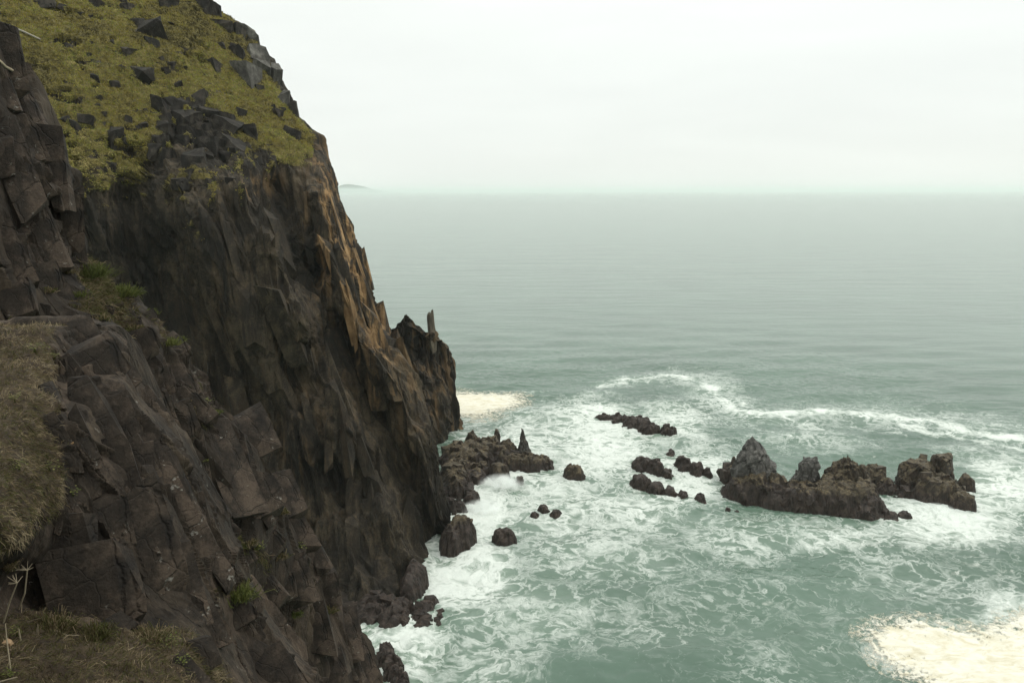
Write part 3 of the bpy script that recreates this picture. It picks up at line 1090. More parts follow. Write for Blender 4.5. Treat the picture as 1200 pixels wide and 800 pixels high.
SLABS_OUT = [(112, 430, 96, 74, 30, 0.5), (120, 500, 44, 120, 22, 0.5), (150, 510, 46, 150, 24, 0.5), (178, 530, 34, 170, 26, 0.45), (100, 520, 24, 110, 12, 0.5), (205, 580, 40, 150, 27, 0.5),
             (120, 610, 60, 90, 20, 0.45), (80, 640, 56, 70, 14, 0.45), (170, 640, 76, 150, 24, 0.4), (110, 690, 90, 110, 16, 0.4), (60, 690, 44, 60, 14, 0.4), (215, 680, 56, 110, 24, 0.4), (240, 640, 30, 110, 26, 0.45),
             (245, 735, 50, 60, 12, 0.5), (236, 765, 42, 50, 20, 0.6), (222, 790, 40, 50, 30, 0.6), (275, 720, 44, 60, 24, 0.5), (300, 770, 50, 90, 28, 0.5), (330, 790, 40, 80, 28, 0.5), (130, 735, 50, 40, 10, 0.4)]
for i, (x, y, ww, hh, a, th) in enumerate(SLABS_OUT):
    set_slab(out_bvh, outcrop, x, y, ww, hh, a, th, 0.27, 2000 + i, sub=5)

r = np.random.default_rng(43)
k = 0
while k < 60:
    y = r.uniform(400, 720)
    x = r.uniform(60, float(prof(y, OUT_SIL)) - 4)
    if y > 690 and x < 230:
        continue
    sc_ = math.exp(r.uniform(math.log(10), math.log(34)))
    set_slab(out_bvh, outcrop, x, y, sc_, sc_ * r.uniform(1.2, 3.2), 24 + r.normal(0, 10), 0.6, r.uniform(0.04, 0.18), 2200 + k)
    k += 1
# tall plates and ribs of the headland wall
WALL = gnormals(boxblur(HP.reshape(600, -1, 3), 9))
HG = HP.reshape(600, -1, 3)


def wall_slabs(parent, G, NN, n, seed, ok, mat, wr, hr, stainf, lim):
    r = np.random.default_rng(seed)
    nr, nc = G.shape[:2]
    k = t = 0
    while k < n and t < n * 40:
        t += 1
        i, j = r.integers(4, nr - 4), r.integers(4, nc - 4)
        p = G[i, j]
        px, py, d = (float(v[0]) for v in proj(p[None]))
        if p[2] < 1 or not ok(px, py):
            continue
        nz = NN[i, j].copy()
        if nz @ (np.array([0, 0, CAM_H]) - p) < 0:
            nz = -nz
        nz[2] = min(nz[2], 0.25)
        nz = nz / np.linalg.norm(nz)
        down = np.array([0.16 + r.normal(0, 0.05), r.normal(-0.05, 0.05), -1.0])
        down = down - nz * (down @ nz)
        down /= np.linalg.norm(down)
        lx = np.cross(-down, nz)
        a = r.normal(0.25, 0.40)                   # turned about its long axis so neighbours catch the light differently
        nz2 = nz * math.cos(a) + lx * math.sin(a)
        lx2 = np.cross(-down, nz2)
        wd = r.uniform(*wr)
        ht = wd * r.uniform(*hr)
        ht = min(ht, p[2] * 1.5 + 3)
        th = wd * r.uniform(0.6, 0.9)
        ends = np.array([p - down * ht * 0.56 + lx * wd * .4, p + down * ht * 0.5 + lx * wd * .4, p - down * ht * 0.56 - lx * wd * .4])
        ex, ey, _ = proj(ends)
        if not all(lim(float(a_), float(b_)) for a_, b_ in zip(ex, ey)):
            continue
        me = hull_mesh('rock_slab', (wd, ht, th), seed * 100 + k, 0.2, 2, {'stain': stainf(px, py), 'grass': 0.0}, 0, 0, True)
        o = link('rock_slab', me, mat, parent)
        tl = r.uniform(0.0, 0.06)
        up_v = -down * math.cos(tl) - nz2 * math.sin(tl)
        nz3 = nz2 * math.cos(tl) - down * math.sin(tl)
        put(o, lx2, up_v, nz3, p - nz * th * r.uniform(0.30, 0.44))
        k += 1


def head_ok(px, py):
    b = np.interp(px, [-200, 60, 95, 165, 190, 262, 300, 335, 365, 385], [280, 262, 250, 240, 225, 215, 205, 210, 208, 180])
    return py > b and px > 60


def head_stain(px, py):
    v = 0.03
    for (x, yy, rx, ry, a) in [(394, 250, 30, 85, 1.2), (418, 325, 34, 65, 1.1), (446, 390, 28, 50, 1.0), (345, 520, 60, 100, .16), (478, 470, 22, 60, .4), (260, 330, 50, 90, .10)]:
        v = max(v, a * math.exp(-((px - x) / rx) ** 2 - ((py - yy) / ry) ** 2))
    return min(1, v)


def head_lim(px, py):
    b = np.interp(px, [-200, 60, 95, 165, 190, 262, 300, 335, 365, 385], [255, 240, 228, 215, 200, 188, 182, 196, 190, 150])
    return py > b and px < float(prof(py, HEAD_SIL)) - 3


wall_slabs(headland, HG, WALL, 150, 71, head_ok, M_head, (1.8, 4.2), (4.5, 10.0), head_stain, head_lim)
wall_slabs(headland, HG, WALL, 80, 72, head_ok, M_head, (0.7, 1.5), (6.0, 13.0), head_stain, head_lim)

# ------------------------------------------------------------------ sea
FOAM = [(560, 600, 55, 60, 1.0), (545, 680, 65, 50, 1.0), (470, 760, 70, 60, 1.0), (600, 540, 80, 45, .9), (650, 590, 90, 60, .78), (700, 520, 90, 50, .95), (690, 490, 60, 22, .95),
        (770, 500, 70, 30, .85), (800, 560, 90, 40, .88), (740, 600, 100, 50, .72), (840, 465, 45, 25, .6), (700, 650, 150, 50, .62), (600, 720, 120, 60, .66), (560, 780, 100, 50, .62),
        (850, 630, 90, 40, .62), (980, 630, 150, 28, .66), (1110, 610, 90, 45, .95), (1180, 575, 60, 40, .9), (1150, 535, 80, 25, .5), (950, 520, 90, 20, .5), (1050, 670, 100, 60, .48), (1180, 720, 50, 40, .7),
        (760, 720, 220, 80, .46), (950, 740, 220, 90, .40), (1100, 690, 150, 80, .44), (1130, 745, 110, 22, .62), (1080, 770, 80, 30, .6), (540, 490, 40, 20, .6), (620, 500, 60, 25, .7), (520, 640, 60, 120, .8)]
CREST = [(700, 452), (745, 447), (785, 441), (812, 447), (835, 458), (852, 474), (858, 485), (905, 489), (960, 488), (1000, 487), (1060, 494), (1110, 504), (1150, 511), (1200, 520), (1300, 534)]


def seg_dist(px, py, line):
    r = np.full(np.shape(px), 1e9)
    for (x1, y1), (x2, y2) in zip(line[:-1], line[1:]):
        dx, dy = x2 - x1, y2 - y1
        t = np.clip(((px - x1) * dx + (py - y1) * dy) / (dx * dx + dy * dy), 0, 1)
        # vertical distances count more: the crest is a thin line seen at a low angle
        r = np.minimum(r, np.hypot((px - x1 - t * dx) * 0.5, (py - y1 - t * dy)))
    return r


def wave_h(X, Y):
    P = np.stack([X, Y, np.zeros_like(X)], 1)
    wob = fbm(P / 40, 2, 0.5, 700) * 6
    sw = 0.30 * np.sin((Y + 0.35 * X + wob) * 2 * math.pi / 27) + 0.25 * np.sin((Y - 0.2 * X - wob) * 2 * math.pi / 16 + 1)
    ch = fbm(P / np.array([7, 4.5, 1]), 4, 0.55, 710, True) * 0.55 + fbm(P / np.array([2.2, 1.5, 1]), 3, 0.55, 720, True) * 0.2
    r = np.hypot(X, Y)
    return (sw * sstep(420, 170, r) + ch * sstep(400, 180, r))


def axis(a, b, step, lo, hi, g):
    m = list(np.arange(a, b, step))
    s, x = step, m[-1]
    while x < hi:
        s *= g
        x += s
        m.append(x)
    s, x = step, m[0]
    pre = []
    while x > lo:
        s *= g
        x -= s
        pre.append(x)
    return np.array(pre[::-1] + m)


def build_sea():
    xs = axis(-28, 118, 0.36, -32000, 32000, 1.11)
    ys = axis(78, 250, 0.40, -30000, 42000, 1.06)
    X, Y = np.meshgrid(xs, ys)
    x, y = X.ravel(), Y.ravel()
    z = wave_h(x, y)
    P = np.stack([x, y, z], 1)
    px, py, d = proj(np.stack([x, y, 0 * z], 1))
    front = y > 20
    foam = np.full(len(P), 0.24) * sstep(470, 560, py)
    W = np.stack([x, y, 0 * x], 1)
    wpx = px + fbm(W / 14, 3, 0.5, 730) * 40
    wpy = py + fbm(W / 14 + 7, 3, 0.5, 740) * 18
    for (cx, cy, rx, ry, a) in FOAM:
        foam = np.maximum(foam, a * np.exp(-0.7 * (((wpx - cx) / rx) ** 2 + ((wpy - cy) / ry) ** 2) ** 1.3))
    sd = seg_dist(px + fbm(W / 9, 3, 0.5, 731) * 14, py + fbm(W / 9, 3, 0.6, 741) * 6, CREST)
    wd = np.interp(px, [690, 760, 800, 850, 900, 1000, 1200], [1.6, 2.2, 4.5, 7, 5, 6, 9])
    foam = np.maximum(foam, (0.85 + 0.9 * fbm(W / 8, 3, 0.6, 751)) * np.exp(-(sd / wd) ** 2))
    for line, wd2, a2 in [([(855, 470), (880, 480), (905, 489)], 2.5, .8), ([(905, 489), (935, 498), (962, 505)], 3.0, .8), ([(1050, 497), (1100, 511), (1150, 521), (1210, 531)], 4.0, .85), ([(880, 503), (905, 512), (930, 516)], 3.0, .7), ([(700, 453), (740, 449), (765, 446)], 1.6, .8), ([(610, 460), (640, 462)], 1.2, .7), ([(930, 497), (1000, 503), (1060, 512)], 2.5, .6)]:
        s2 = seg_dist(px + fbm(W / 7, 3, 0.5, 761) * 16, py + fbm(W / 7, 3, 0.6, 771) * 7, line)
        foam = np.maximum(foam, a2 * (0.85 + 0.8 * fbm(W / 5, 3, 0.6, 781)) * np.exp(-(s2 / wd2) ** 2))
    foam = np.maximum(foam, 0.55 * np.exp(-(np.maximum(0, py - 500) / 14.0) ** 2) * np.exp(-(sd / (wd * 4)) ** 2))
    foam = np.where(front, foam, 0.3)
    turb = fbm(P / np.array([3, 3, 1]), 4, 0.6, 750, True)
    P[:, 2] += np.clip(foam, 0, 1) * turb * 0.30 * sstep(500, 100, d)
    me = mesh_np('sea', P, quads(len(ys), len(xs)), True, {'foam': np.clip(foam, 0, 1.2)})
    m, nt, b, o = new_mat('sea_water')
    geo = N(nt, 'ShaderNodeNewGeometry')
    Pn = geo.outputs['Position']
    fl = mapping(nt, Pn, (1, 1, 0))
    # swirl the coordinates
    wn = N(nt, 'ShaderNodeTexNoise')
    wn.inputs['Scale'].default_value = 0.10
    wn.inputs['Detail'].default_value = 4
    L(nt, fl, wn.inputs['Vector'])
    va = N(nt, 'ShaderNodeVectorMath', operation='SCALE')
    L(nt, wn.outputs['Color'], va.inputs[0])
    va.inputs['Scale'].default_value = 9.0
    vb = N(nt, 'ShaderNodeVectorMath', operation='ADD')
    L(nt, fl, vb.inputs[0])
    L(nt, va.outputs[0], vb.inputs[1])
    V2 = vb.outputs[0]
    wn2 = N(nt, 'ShaderNodeTexNoise')
    wn2.inputs['Scale'].default_value = 0.5
    wn2.inputs['Detail'].default_value = 4
    L(nt, V2, wn2.inputs['Vector'])
    vc = N(nt, 'ShaderNodeVectorMath', operation='SCALE')
    L(nt, wn2.outputs['Color'], vc.inputs[0])
    vc.inputs['Scale'].default_value = 2.6
    vd = N(nt, 'ShaderNodeVectorMath', operation='ADD')
    L(nt, V2, vd.inputs[0])
    L(nt, vc.outputs[0], vd.inputs[1])
    V3 = mapping(nt, vd.outputs[0], (0.75, 1.0, 1), (0, 0, R(18)))

    def lace(vec, s, detail=2):
        n = noise(nt, vec, s, detail, 0.55)
        return mth(nt, 'SUBTRACT', 1.0, mth(nt, 'MULTIPLY', mth(nt, 'ABSOLUTE', mth(nt, 'SUBTRACT', n, 0.5)), 4.6))
    l1 = lace(V3, 0.13, 3)
    l2 = lace(V3, 0.36, 3)
    l3 = lace(vd.outputs[0], 1.1, 3)
    lc = mth(nt, 'MAXIMUM', mth(nt, 'MULTIPLY', l1, 0.95), mth(nt, 'MAXIMUM', l2, mth(nt, 'MULTIPLY', l3, 0.6)))
    gr = noise(nt, vd.outputs[0], 1.6, 6, 0.7)
    fo = attr(nt, 'foam')
    patch = noise(nt, V2, 0.09, 4, 0.6)
    dens = mth(nt, 'ADD', fo, mth(nt, 'MULTIPLY', mth(nt, 'SUBTRACT', patch, 0.5), 0.8))
    # foam where lace + grain beats a threshold that falls with density
    val = mth(nt, 'ADD', mth(nt, 'MULTIPLY', lc, 0.75), mth(nt, 'MULTIPLY', gr, 0.35))
    k = mth(nt, 'ADD', val, mth(nt, 'MULTIPLY', dens, 0.62))
    fk = mrange(nt, k, 0.98, 1.46, 0.0, 0.9)
    fk = mth(nt, 'MULTIPLY', fk, mrange(nt, fo, 0.02, 0.25), True)
    wc = ramp(nt, noise(nt, V2, 0.03, 4, 0.6), [(0.3, (0.052, 0.089, 0.065)), (0.7, (0.077, 0.125, 0.093))])
    # aerated milky water under and around foam
    aer = mrange(nt, fo, 0.25, 1.0, 0, 0.65)
    wc = mixc(nt, aer, wc, (0.21, 0.27, 0.215))
    L(nt, wc, b.inputs['Base Color'])
    b.inputs['Roughness'].default_value = 0.16
    b.inputs['IOR'].default_value = 1.33
    h1 = noise(nt, mapping(nt, Pn, (0.55, 1.0, 0), (0, 0, R(12))), 0.30, 9, 0.66, 0.3)
    h2 = noise(nt, mapping(nt, Pn, (0.55, 1.0, 0), (0, 0, R(-14))), 0.9, 6, 0.6, 0.3)
    h3 = noise(nt, mapping(nt, Pn, (0.32, 1.0, 0), (0, 0, R(4))), 0.085, 4, 0.6, 0.2)
    h4 = noise(nt, mapping(nt, Pn, (0.22, 1.0, 0), (0, 0, R(-3))), 0.02, 4, 0.6, 0.2)
    hh = mth(nt, 'ADD', mth(nt, 'ADD', mth(nt, 'MULTIPLY', h3, 3.2), mth(nt, 'MULTIPLY', h4, 8.0)), mth(nt, 'ADD', mth(nt, 'MULTIPLY', h1, 0.95), mth(nt, 'MULTIPLY', h2, 0.42)))
    bump(nt, b, hh, 0.16, 0.8)
    fb = N(nt, 'ShaderNodeBsdfDiffuse')
    L(nt, mixc(nt, gr, (0.50, 0.54, 0.50), (0.72, 0.74, 0.70)), fb.inputs['Color'])
    bn = N(nt, 'ShaderNodeBump')
    bn.inputs['Strength'].default_value = 0.6
    bn.inputs['Distance'].default_value = 0.35
    L(nt, mth(nt, 'ADD', fk, gr), bn.inputs['Height'])
    L(nt, bn.outputs[0], fb.inputs['Normal'])
    mx = N(nt, 'ShaderNodeMixShader')
    L(nt, fk, mx.inputs[0])
    L(nt, b.outputs[0], mx.inputs[1])
    L(nt, fb.outputs[0], mx.inputs[2])
    L(nt, mx.outputs[0], o.inputs['Surface'])
    return link('sea', me, m, kind='structure', label='grey green sea streaked with white foam')


sea = build_sea()


def foam_mat(name, a, b2):
    m, nt, b, o = new_mat(name)
    geo = N(nt, 'ShaderNodeNewGeometry')
    n = noise(nt, mapping(nt, geo.outputs['Position'], (0.6, 1.3, 1), (0, 0, R(10))), 0.5, 8, 0.72, 1.2)
    L(nt, ramp(nt, n, [(0.38, a), (0.58, b2)]), b.inputs['Base Color'])
    b.inputs['Roughness'].default_value = 0.9
    b.inputs['Specular IOR Level'].default_value = 0.1
    bump(nt, b, noise(nt, geo.outputs['Position'], 0.9, 5, 0.55), 0.4, 0.3)
    fine = noise(nt, geo.outputs['Position'], 1.7, 6, 0.7, 0.8)
    al = mrange(nt, mth(nt, 'ADD', attr(nt, 'cover'), mth(nt, 'MULTIPLY', mth(nt, 'SUBTRACT', fine, 0.5), 2.0)), 0.3, 0.95)
    tr = N(nt, 'ShaderNodeBsdfTransparent')
    mx = N(nt, 'ShaderNodeMixShader')
    L(nt, al, mx.inputs[0])
    L(nt, tr.outputs[0], mx.inputs[1])
    L(nt, b.outputs[0], mx.inputs[2])
    L(nt, mx.outputs[0], o.inputs['Surface'])
    return m


M_cream = foam_mat('cream_foam', (0.50, 0.46, 0.345), (0.61, 0.59, 0.51))


def foam_mat_patch(name, poly, res, label, seed, soft):
    W = np.array([WL(x, y)[0][:2] for x, y in poly])
    x0, y0 = W.min(0) - 6
    x1, y1 = W.max(0) + 6
    xs, ys = np.arange(x0, x1, res), np.arange(y0, y1, res)
    X, Y = np.meshgrid(xs, ys)
    P = np.stack([X.ravel(), Y.ravel(), np.zeros(X.size)], 1)
    wx = P[:, 0] + fbm(P / 5, 4, 0.6, seed) * 3.5
    wy = P[:, 1] + fbm(P / 5 + 4, 4, 0.6, seed + 1) * 5.0
    ins = inpoly(wx, wy, [tuple(p) for p in W]).astype(float).reshape(X.shape)
    k = max(2, int(soft * 1.4 / res))
    m = boxblur(boxblur(ins, k), k).ravel()
    z = wave_h(P[:, 0], P[:, 1])
    wv = np.stack([fbm(P / 4, 3, 0.5, seed + 5), fbm(P / 4 + 3, 3, 0.5, seed + 6), 0 * z], 1)
    lacy = fbm((P + wv * 4) / np.array([3.0, 1.5, 1]), 5, 0.62, seed + 4, True)
    cover = (m - 0.5) * 1.25 + 0.52 + lacy * 0.75 * sstep(1.15, 0.5, m)
    z = z + 0.06 + 0.16 * sstep(0.3, 0.8, cover) + 0.05 * lacy
    keep = m.reshape(X.shape) > 0.02
    F = quads(len(ys), len(xs))
    kf = (keep[:-1, :-1] & keep[1:, 1:]).ravel()
    me = mesh_np(name, np.stack([P[:, 0], P[:, 1], z], 1), F[kf], True, {'cover': cover})
    return link(name, me, M_cream, kind='stuff', label=label, cat='sea foam')


foam_mat_patch('sea_foam', [(1025, 763), (1050, 748), (1075, 742), (1100, 750), (1130, 757), (1165, 758), (1182, 750), (1200, 735), (1290, 715), (1330, 850), (1180, 845), (1100, 800), (1060, 780)], 0.22,
               'thick cream coloured sea foam drifting in front of the rocks', 800, 2.0)
foam_mat_patch('sea_foam', [(520, 462), (545, 464), (575, 466), (602, 465), (603, 472), (585, 480), (565, 487), (530, 488), (515, 484)], 0.35,
               'cream foam patch in the lee of the far buttress', 810, 3.0)

# ------------------------------------------------------------------ rocks in the sea
reef = crag('sea_stack', [(858, 568, 547, 13, 3.0, 4), (886, 584, 556, 38, 4.0, 5), (915, 591, 573, 34, 3.6, 5), (945, 594, 570, 40, 4.0, 5),
                           (985, 597, 566, 42, 4.4, 5), (1010, 603, 584, 30, 3.6, 3.5), (1034, 608, 599, 18, 2.4, 2.5)], 31,
            'longest jagged reef in the surf, pointed grey peak at one end', 'sea stack', res=0.18, wet=3.2, amp=0.75, cell=2.2, blocks=40)
peak('grey_peak', reef, 884, 579, 58, 513, 7.5, 131, rings=((0, 1.0), (0.5, 0.95), (0.72, 0.68), (0.9, 0.3), (1.0, 0.08)), lean=-0.12)
peak('grey_peak', reef, 903, 581, 30, 552, 6.0, 137)
peak('grey_knob', reef, 943, 584, 26, 536, 5.0, 132, rings=((0, 1.0), (0.5, 0.98), (0.85, 0.85), (1.0, 0.55)), lean=0.1)
peak('grey_knob', reef, 930, 584, 18, 552, 4.0, 138)
for k, (x, yb, ww, yt) in enumerate([(972, 589, 18, 552), (985, 588, 16, 541), (996, 589, 22, 546), (1008, 590, 14, 550), (988, 586, 5, 533)]):
    peak('rock_tooth', reef, x, yb, ww, yt, 3.6, 140 + k, tone=0.9, rough=0.1)
crag('jagged_crest', [(988, 588, 541, 25, 3.2, 3), (970, 588, 552, 14, 3, 3), (1005, 590, 547, 12, 2.6, 2.2), (986, 588, 534, 5, 1.4, 1.3)], 133, parent=reef, res=0.16, wet=3.4, amp=0.8, cell=1.5)
crag('rock_knob', [(857, 566, 537, 6, 1.5, 2)], 134, parent=reef, res=0.16, wet=3.0, amp=0.4, cell=1.0)
crag('sea_stack', [(1020, 573, 548, 16, 3.0, 3.5), (1034, 578, 562, 18, 3, 3), (1058, 583, 572, 16, 2.6, 3)], 32,
     'brown rounded sea rock wedged between the long reef and the square block', 'sea stack', res=0.2, wet=2.0, amp=0.6, blocks=10)
block = crag('sea_stack', [(1072, 572, 543, 20, 3.2, 6), (1065, 574, 553, 16, 3.2, 5), (1098, 588, 561, 27, 3.8, 6), (1122, 597, 577, 17, 3, 4)], 33,
             'square topped ochre sea stack with a broken block leaning beside it', 'sea stack', res=0.18, wet=1.6, amp=0.7, cell=2.0, blocks=16)
peak('square_block', block, 1101, 573, 26, 533, 5.0, 151, tone=1.25, rings=((0, 1.05), (0.5, 1.0), (0.9, 0.95), (1.0, 0.8)))
peak('broken_block', block, 1070, 574, 40, 541, 6.0, 152, tone=0.95, rings=((0, 1.0), (0.6, 0.98), (0.9, 0.9), (1.0, 0.7)))
crag('sea_rock', [(1130, 577, 559, 10, 2.0, 4)], 34, 'single round brown rock just beyond the square topped stack', 'sea rock', res=0.2, amp=0.45)
crag('sea_rock', [(1059, 609, 600, 9, 1.5, 4)], 35, 'small knob of rock off the low end of the long reef', 'sea rock', res=0.2, amp=0.4)
crag('sea_rock', [(853, 601, 595, 5, 1.2, 3), (862, 603, 599, 5, 1.0, 3)], 36, 'tiny dark rock awash in front of the grey peak', 'sea rock', res=0.2, amp=0.35)
crag('sea_rock', [(708, 493, 487, 13, 2.6, 3), (726, 497, 488, 17, 3, 3), (745, 502, 489, 20, 3, 3), (760, 507, 495, 16, 2.6, 3), (782, 510, 500, 11, 2.4, 3)], 37,
     'low dark reef farthest out in the white water', 'sea rock', res=0.25, wet=3, amp=0.7)
crag('sea_rock', [(752, 552, 537, 14, 3, 3), (768, 556, 540, 14, 2.6, 3), (780, 560, 549, 8, 2, 3)], 38, 'hump of dark rock directly in front of the low dark reef, waves around', 'sea rock', group='reef rocks in the white water', res=0.22, wet=3, amp=0.6)
crag('sea_rock', [(750, 570, 558, 15, 2.6, 3), (768, 578, 566, 12, 2.2, 3)], 39, 'brown rock shelf at the foot of the dark hump', 'sea rock', group='reef rocks in the white water', res=0.22, wet=3, amp=0.6)
crag('sea_rock', [(785, 535, 529, 7, 1.8, 3), (800, 552, 538, 14, 2.6, 3), (815, 557, 543, 11, 2.4, 3), (828, 560, 550, 6, 1.8, 3)], 40, 'uneven row of dark rocks beside the pointed reef', 'sea rock', group='reef rocks in the white water', res=0.22, wet=3, amp=0.6)
crag('sea_rock', [(785, 583, 571, 11, 2.2, 3), (800, 587, 576, 7, 1.8, 3)], 41, 'dark low rock in foam between the brown shelf and a small black knob', 'sea rock', group='reef rocks in the white water', res=0.22, wet=3, amp=0.5)
crag('sea_rock', [(820, 591, 580, 9, 1.8, 3)], 42, 'small black knob of rock at the end of the broken reef', 'sea rock', group='reef rocks in the white water', res=0.2, wet=3, amp=0.45)
crag('sea_rock', [(672, 563, 546, 14, 2.4, 4)], 43, 'round ochre boulder alone in the foam', 'sea rock', res=0.2, wet=0.8, amp=0.45)
crag('sea_rock', [(590, 640, 620, 14, 2.0, 5)], 44, 'square dark rock washed by foam below the headland', 'sea rock', res=0.18, wet=3, amp=0.45)
crag('sea_rock', [(636, 602, 592, 9, 1.6, 3), (650, 606, 597, 9, 1.6, 3)], 45, 'flat dark double rock awash in the middle of the foam', 'sea rock', res=0.18, wet=3, amp=0.45)
crag('sea_rock', [(626, 607, 599, 7, 1.4, 4)], 46, 'small round wet rock touching the flat double rock', 'sea rock', res=0.18, wet=3, amp=0.4)
peak('rock_spire', None, 614, 538, 19, 502, 3.6, 47, tone=1.5, label='dark pointed spire standing on the boulders at the point', cat='rock spire', rings=((0, 1.0), (0.4, 0.7), (0.75, 0.42), (1.0, 0.12)), lean=-0.25)
crag('sea_rock', [(612, 548, 534, 34, 3.2, 4), (634, 547, 536, 15, 2.6, 4)], 48, 'long ochre rock at the foot of the pointed spire', 'sea rock', res=0.22, wet=0.8, amp=0.6)
crag('sea_rock', [(585, 563, 543, 13, 2.6, 4)], 49, 'orange capped boulder in the spray', 'sea rock', res=0.2, wet=1.2, amp=0.45)
crag('sea_rock', [(608, 572, 559, 7, 1.5, 4)], 50, 'small dark boulder between orange capped one and open foam', 'sea rock', res=0.18, wet=2, amp=0.4)
crag('rock_point', [(545, 545, 522, 30, 6, 3.5), (560, 540, 518, 26, 5, 3.5), (585, 540, 524, 26, 4.5, 3.5), (534, 570, 545, 22, 7, 3), (552, 566, 549, 20, 4, 4)], 51,
     'dark rocky point reaching out from the foot of the far buttress', 'rocky point', res=0.25, wet=2.2, amp=0.8, cell=2.2, blocks=45, bsz=(1.5, 3.6))
for k, (pp, lab) in enumerate([([(553, 530, 506, 10, 3, 2.2)], 'dark jagged boulder against the far buttress wall'), ([(572, 533, 513, 14, 3, 4)], 'ochre flat topped boulder in the middle of the rocky point'),
                               ([(583, 529, 505, 6, 2, 1.8)], 'small grey fang of rock behind the rocky point'), ([(594, 538, 517, 12, 3, 3)], 'dark boulder just inshore of the pointed spire'), ([(588, 549, 532, 9, 2.2, 4)], 'tan topped boulder above the orange capped one'),
                               ([(540, 556, 538, 14, 3, 4)], 'ochre topped boulder lying low against the headland edge'), ([(560, 560, 544, 13, 2.8, 4)], 'brown boulder at the inner edge of the spray'), ([(535, 580, 562, 14, 3, 4)], 'brown boulder lowest on the landward side of the point')]):
    crag('boulder', pp, 210 + k, lab, 'boulder', 'boulders of the rocky point', res=0.2, wet=1.6, amp=0.55, cell=1.3)
crag('boulder', [(552, 588, 576, 10, 2, 4)], 52, 'wet brown boulder just under the ochre boulder pile', 'boulder', res=0.2, wet=3, amp=0.45)
crag('boulder', [(536, 600, 586, 11, 2.2, 3), (526, 592, 582, 10, 2, 3)], 53, 'broken wet boulders in foam against the cliff foot', 'boulder', res=0.2, wet=3, amp=0.6)
crag('boulder', [(540, 640, 606, 17, 3.5, 4), (528, 648, 618, 14, 3, 4)], 54, 'large rounded brown boulder against the headland foot, surf beside it', 'boulder', res=0.2, wet=4, amp=0.5)
crag('boulder', [(486, 690, 660, 14, 3, 4), (480, 698, 672, 14, 3, 4)], 55, 'tall smooth boulder at the corner of the inner cove', 'boulder', res=0.2, wet=4, amp=0.4)
crag('rubble_shelf', [(500, 718, 707, 12, 2.5, 3), (515, 731, 723, 11, 2, 3), (490, 728, 716, 18, 3, 3), (460, 728, 708, 26, 4, 3), (435, 722, 702, 24, 4, 3), (508, 708, 703, 7, 1.5, 3), (496, 738, 730, 12, 1.6, 3)], 56,
     'shelf of reddish broken rubble running from headland foot into surf', 'rock shelf', res=0.2, wet=4, amp=0.6, cell=1.6, blocks=40, bsz=(1.0, 2.4))
crag('boulder', [(450, 772, 755, 12, 2.2, 4), (459, 788, 772, 12, 2.0, 4), (468, 806, 790, 12, 2.0, 4)], 57, 'reddish wet rock at the bottom of the near cliff', 'boulder', res=0.18, wet=4, amp=0.6, cell=1.0)

# ------------------------------------------------------------------ rocks standing out of the turf on the headland
SLOPE = [
    (128, 160, 20, 28, 'dark upright boulder alone in the turf', 1), (112, 92, 9, 14, 'small upright dark stone high in the turf', 0), (135, 100, 14, 14, 'dark round stone beside the upright stone high on the slope', 0),
    (172, 38, 34, 34, 'largest grey rock knot in the upper turf', 1), (160, 28, 18, 26, 'grey rock leaning on the large upper knot', 1), (180, 52, 16, 20, 'dark block under the large upper knot', 0),
    (168, 88, 26, 22, 'dark jagged rock above the central outcrop', 1), (145, 60, 20, 10, 'flat dark rock in yellow turf left of the large upper knot', 0), (193, 82, 10, 10, 'small dark stone above the central outcrop', 0),
    (205, 128, 34, 34, 'grey slab faced rock at the heart of the central outcrop', 1), (188, 122, 20, 24, 'black block on the shaded side of the central outcrop', 0), (215, 140, 26, 24, 'dark block under the grey slab faced rock', 0),
    (232, 118, 24, 22, 'dark rounded rock right of the grey slab faced rock', 1), (243, 133, 26, 16, 'flat dark rock under the rounded rock', 0),
    (258, 150, 28, 34, 'tilted slab with a sharp raised point', 1), (262, 172, 34, 30, 'dark square block under the tilted pointed slab', 1), (236, 172, 26, 26, 'black block between the central outcrop and the square block', 0),
    (200, 165, 26, 26, 'dark broken rock under the central outcrop', 0), (190, 190, 24, 26, 'dark broken rock at the cliff brow', 0), (222, 190, 22, 26, 'dark split rock at the cliff brow beside green turf', 0), (175, 175, 22, 18, 'low black rock left of the broken brow rocks', 0),
    (282, 136, 10, 18, 'slim upright grey stone', 0), (297, 158, 16, 18, 'grey stone at the edge of turf above the right wall', 0), (255, 82, 16, 26, 'tall grey stone in bright green turf', 0), (325, 132, 14, 12, 'grey stone near the skyline low on the crest', 0),
    (340, 155, 24, 12, 'flat grey rock at the brow beside the skyline', 0), (90, 155, 10, 26, 'thin dark rib of rock in the lower turf', 0), (100, 140, 18, 10, 'low dark rock near the thin rib', 0), (75, 140, 12, 10, 'low dark stone left of the thin rib', 0),
    (148, 8, 16, 12, 'dark stone at the top of the slope in the frame', 0), (195, 4, 26, 14, 'dark flat rock at the upper crest', 0), (112, 5, 14, 16, 'dark upright stone near the top left of the turf', 0), (50, 2, 22, 8, 'low dark rock at the top of the turf', 0),
    (130, 195, 14, 10, 'small dark stone just above the brow', 0), (155, 150, 14, 10, 'dark stone right of the upright boulder', 0), (240, 150, 12, 14, 'dark stone beside the pointed slab', 0)]
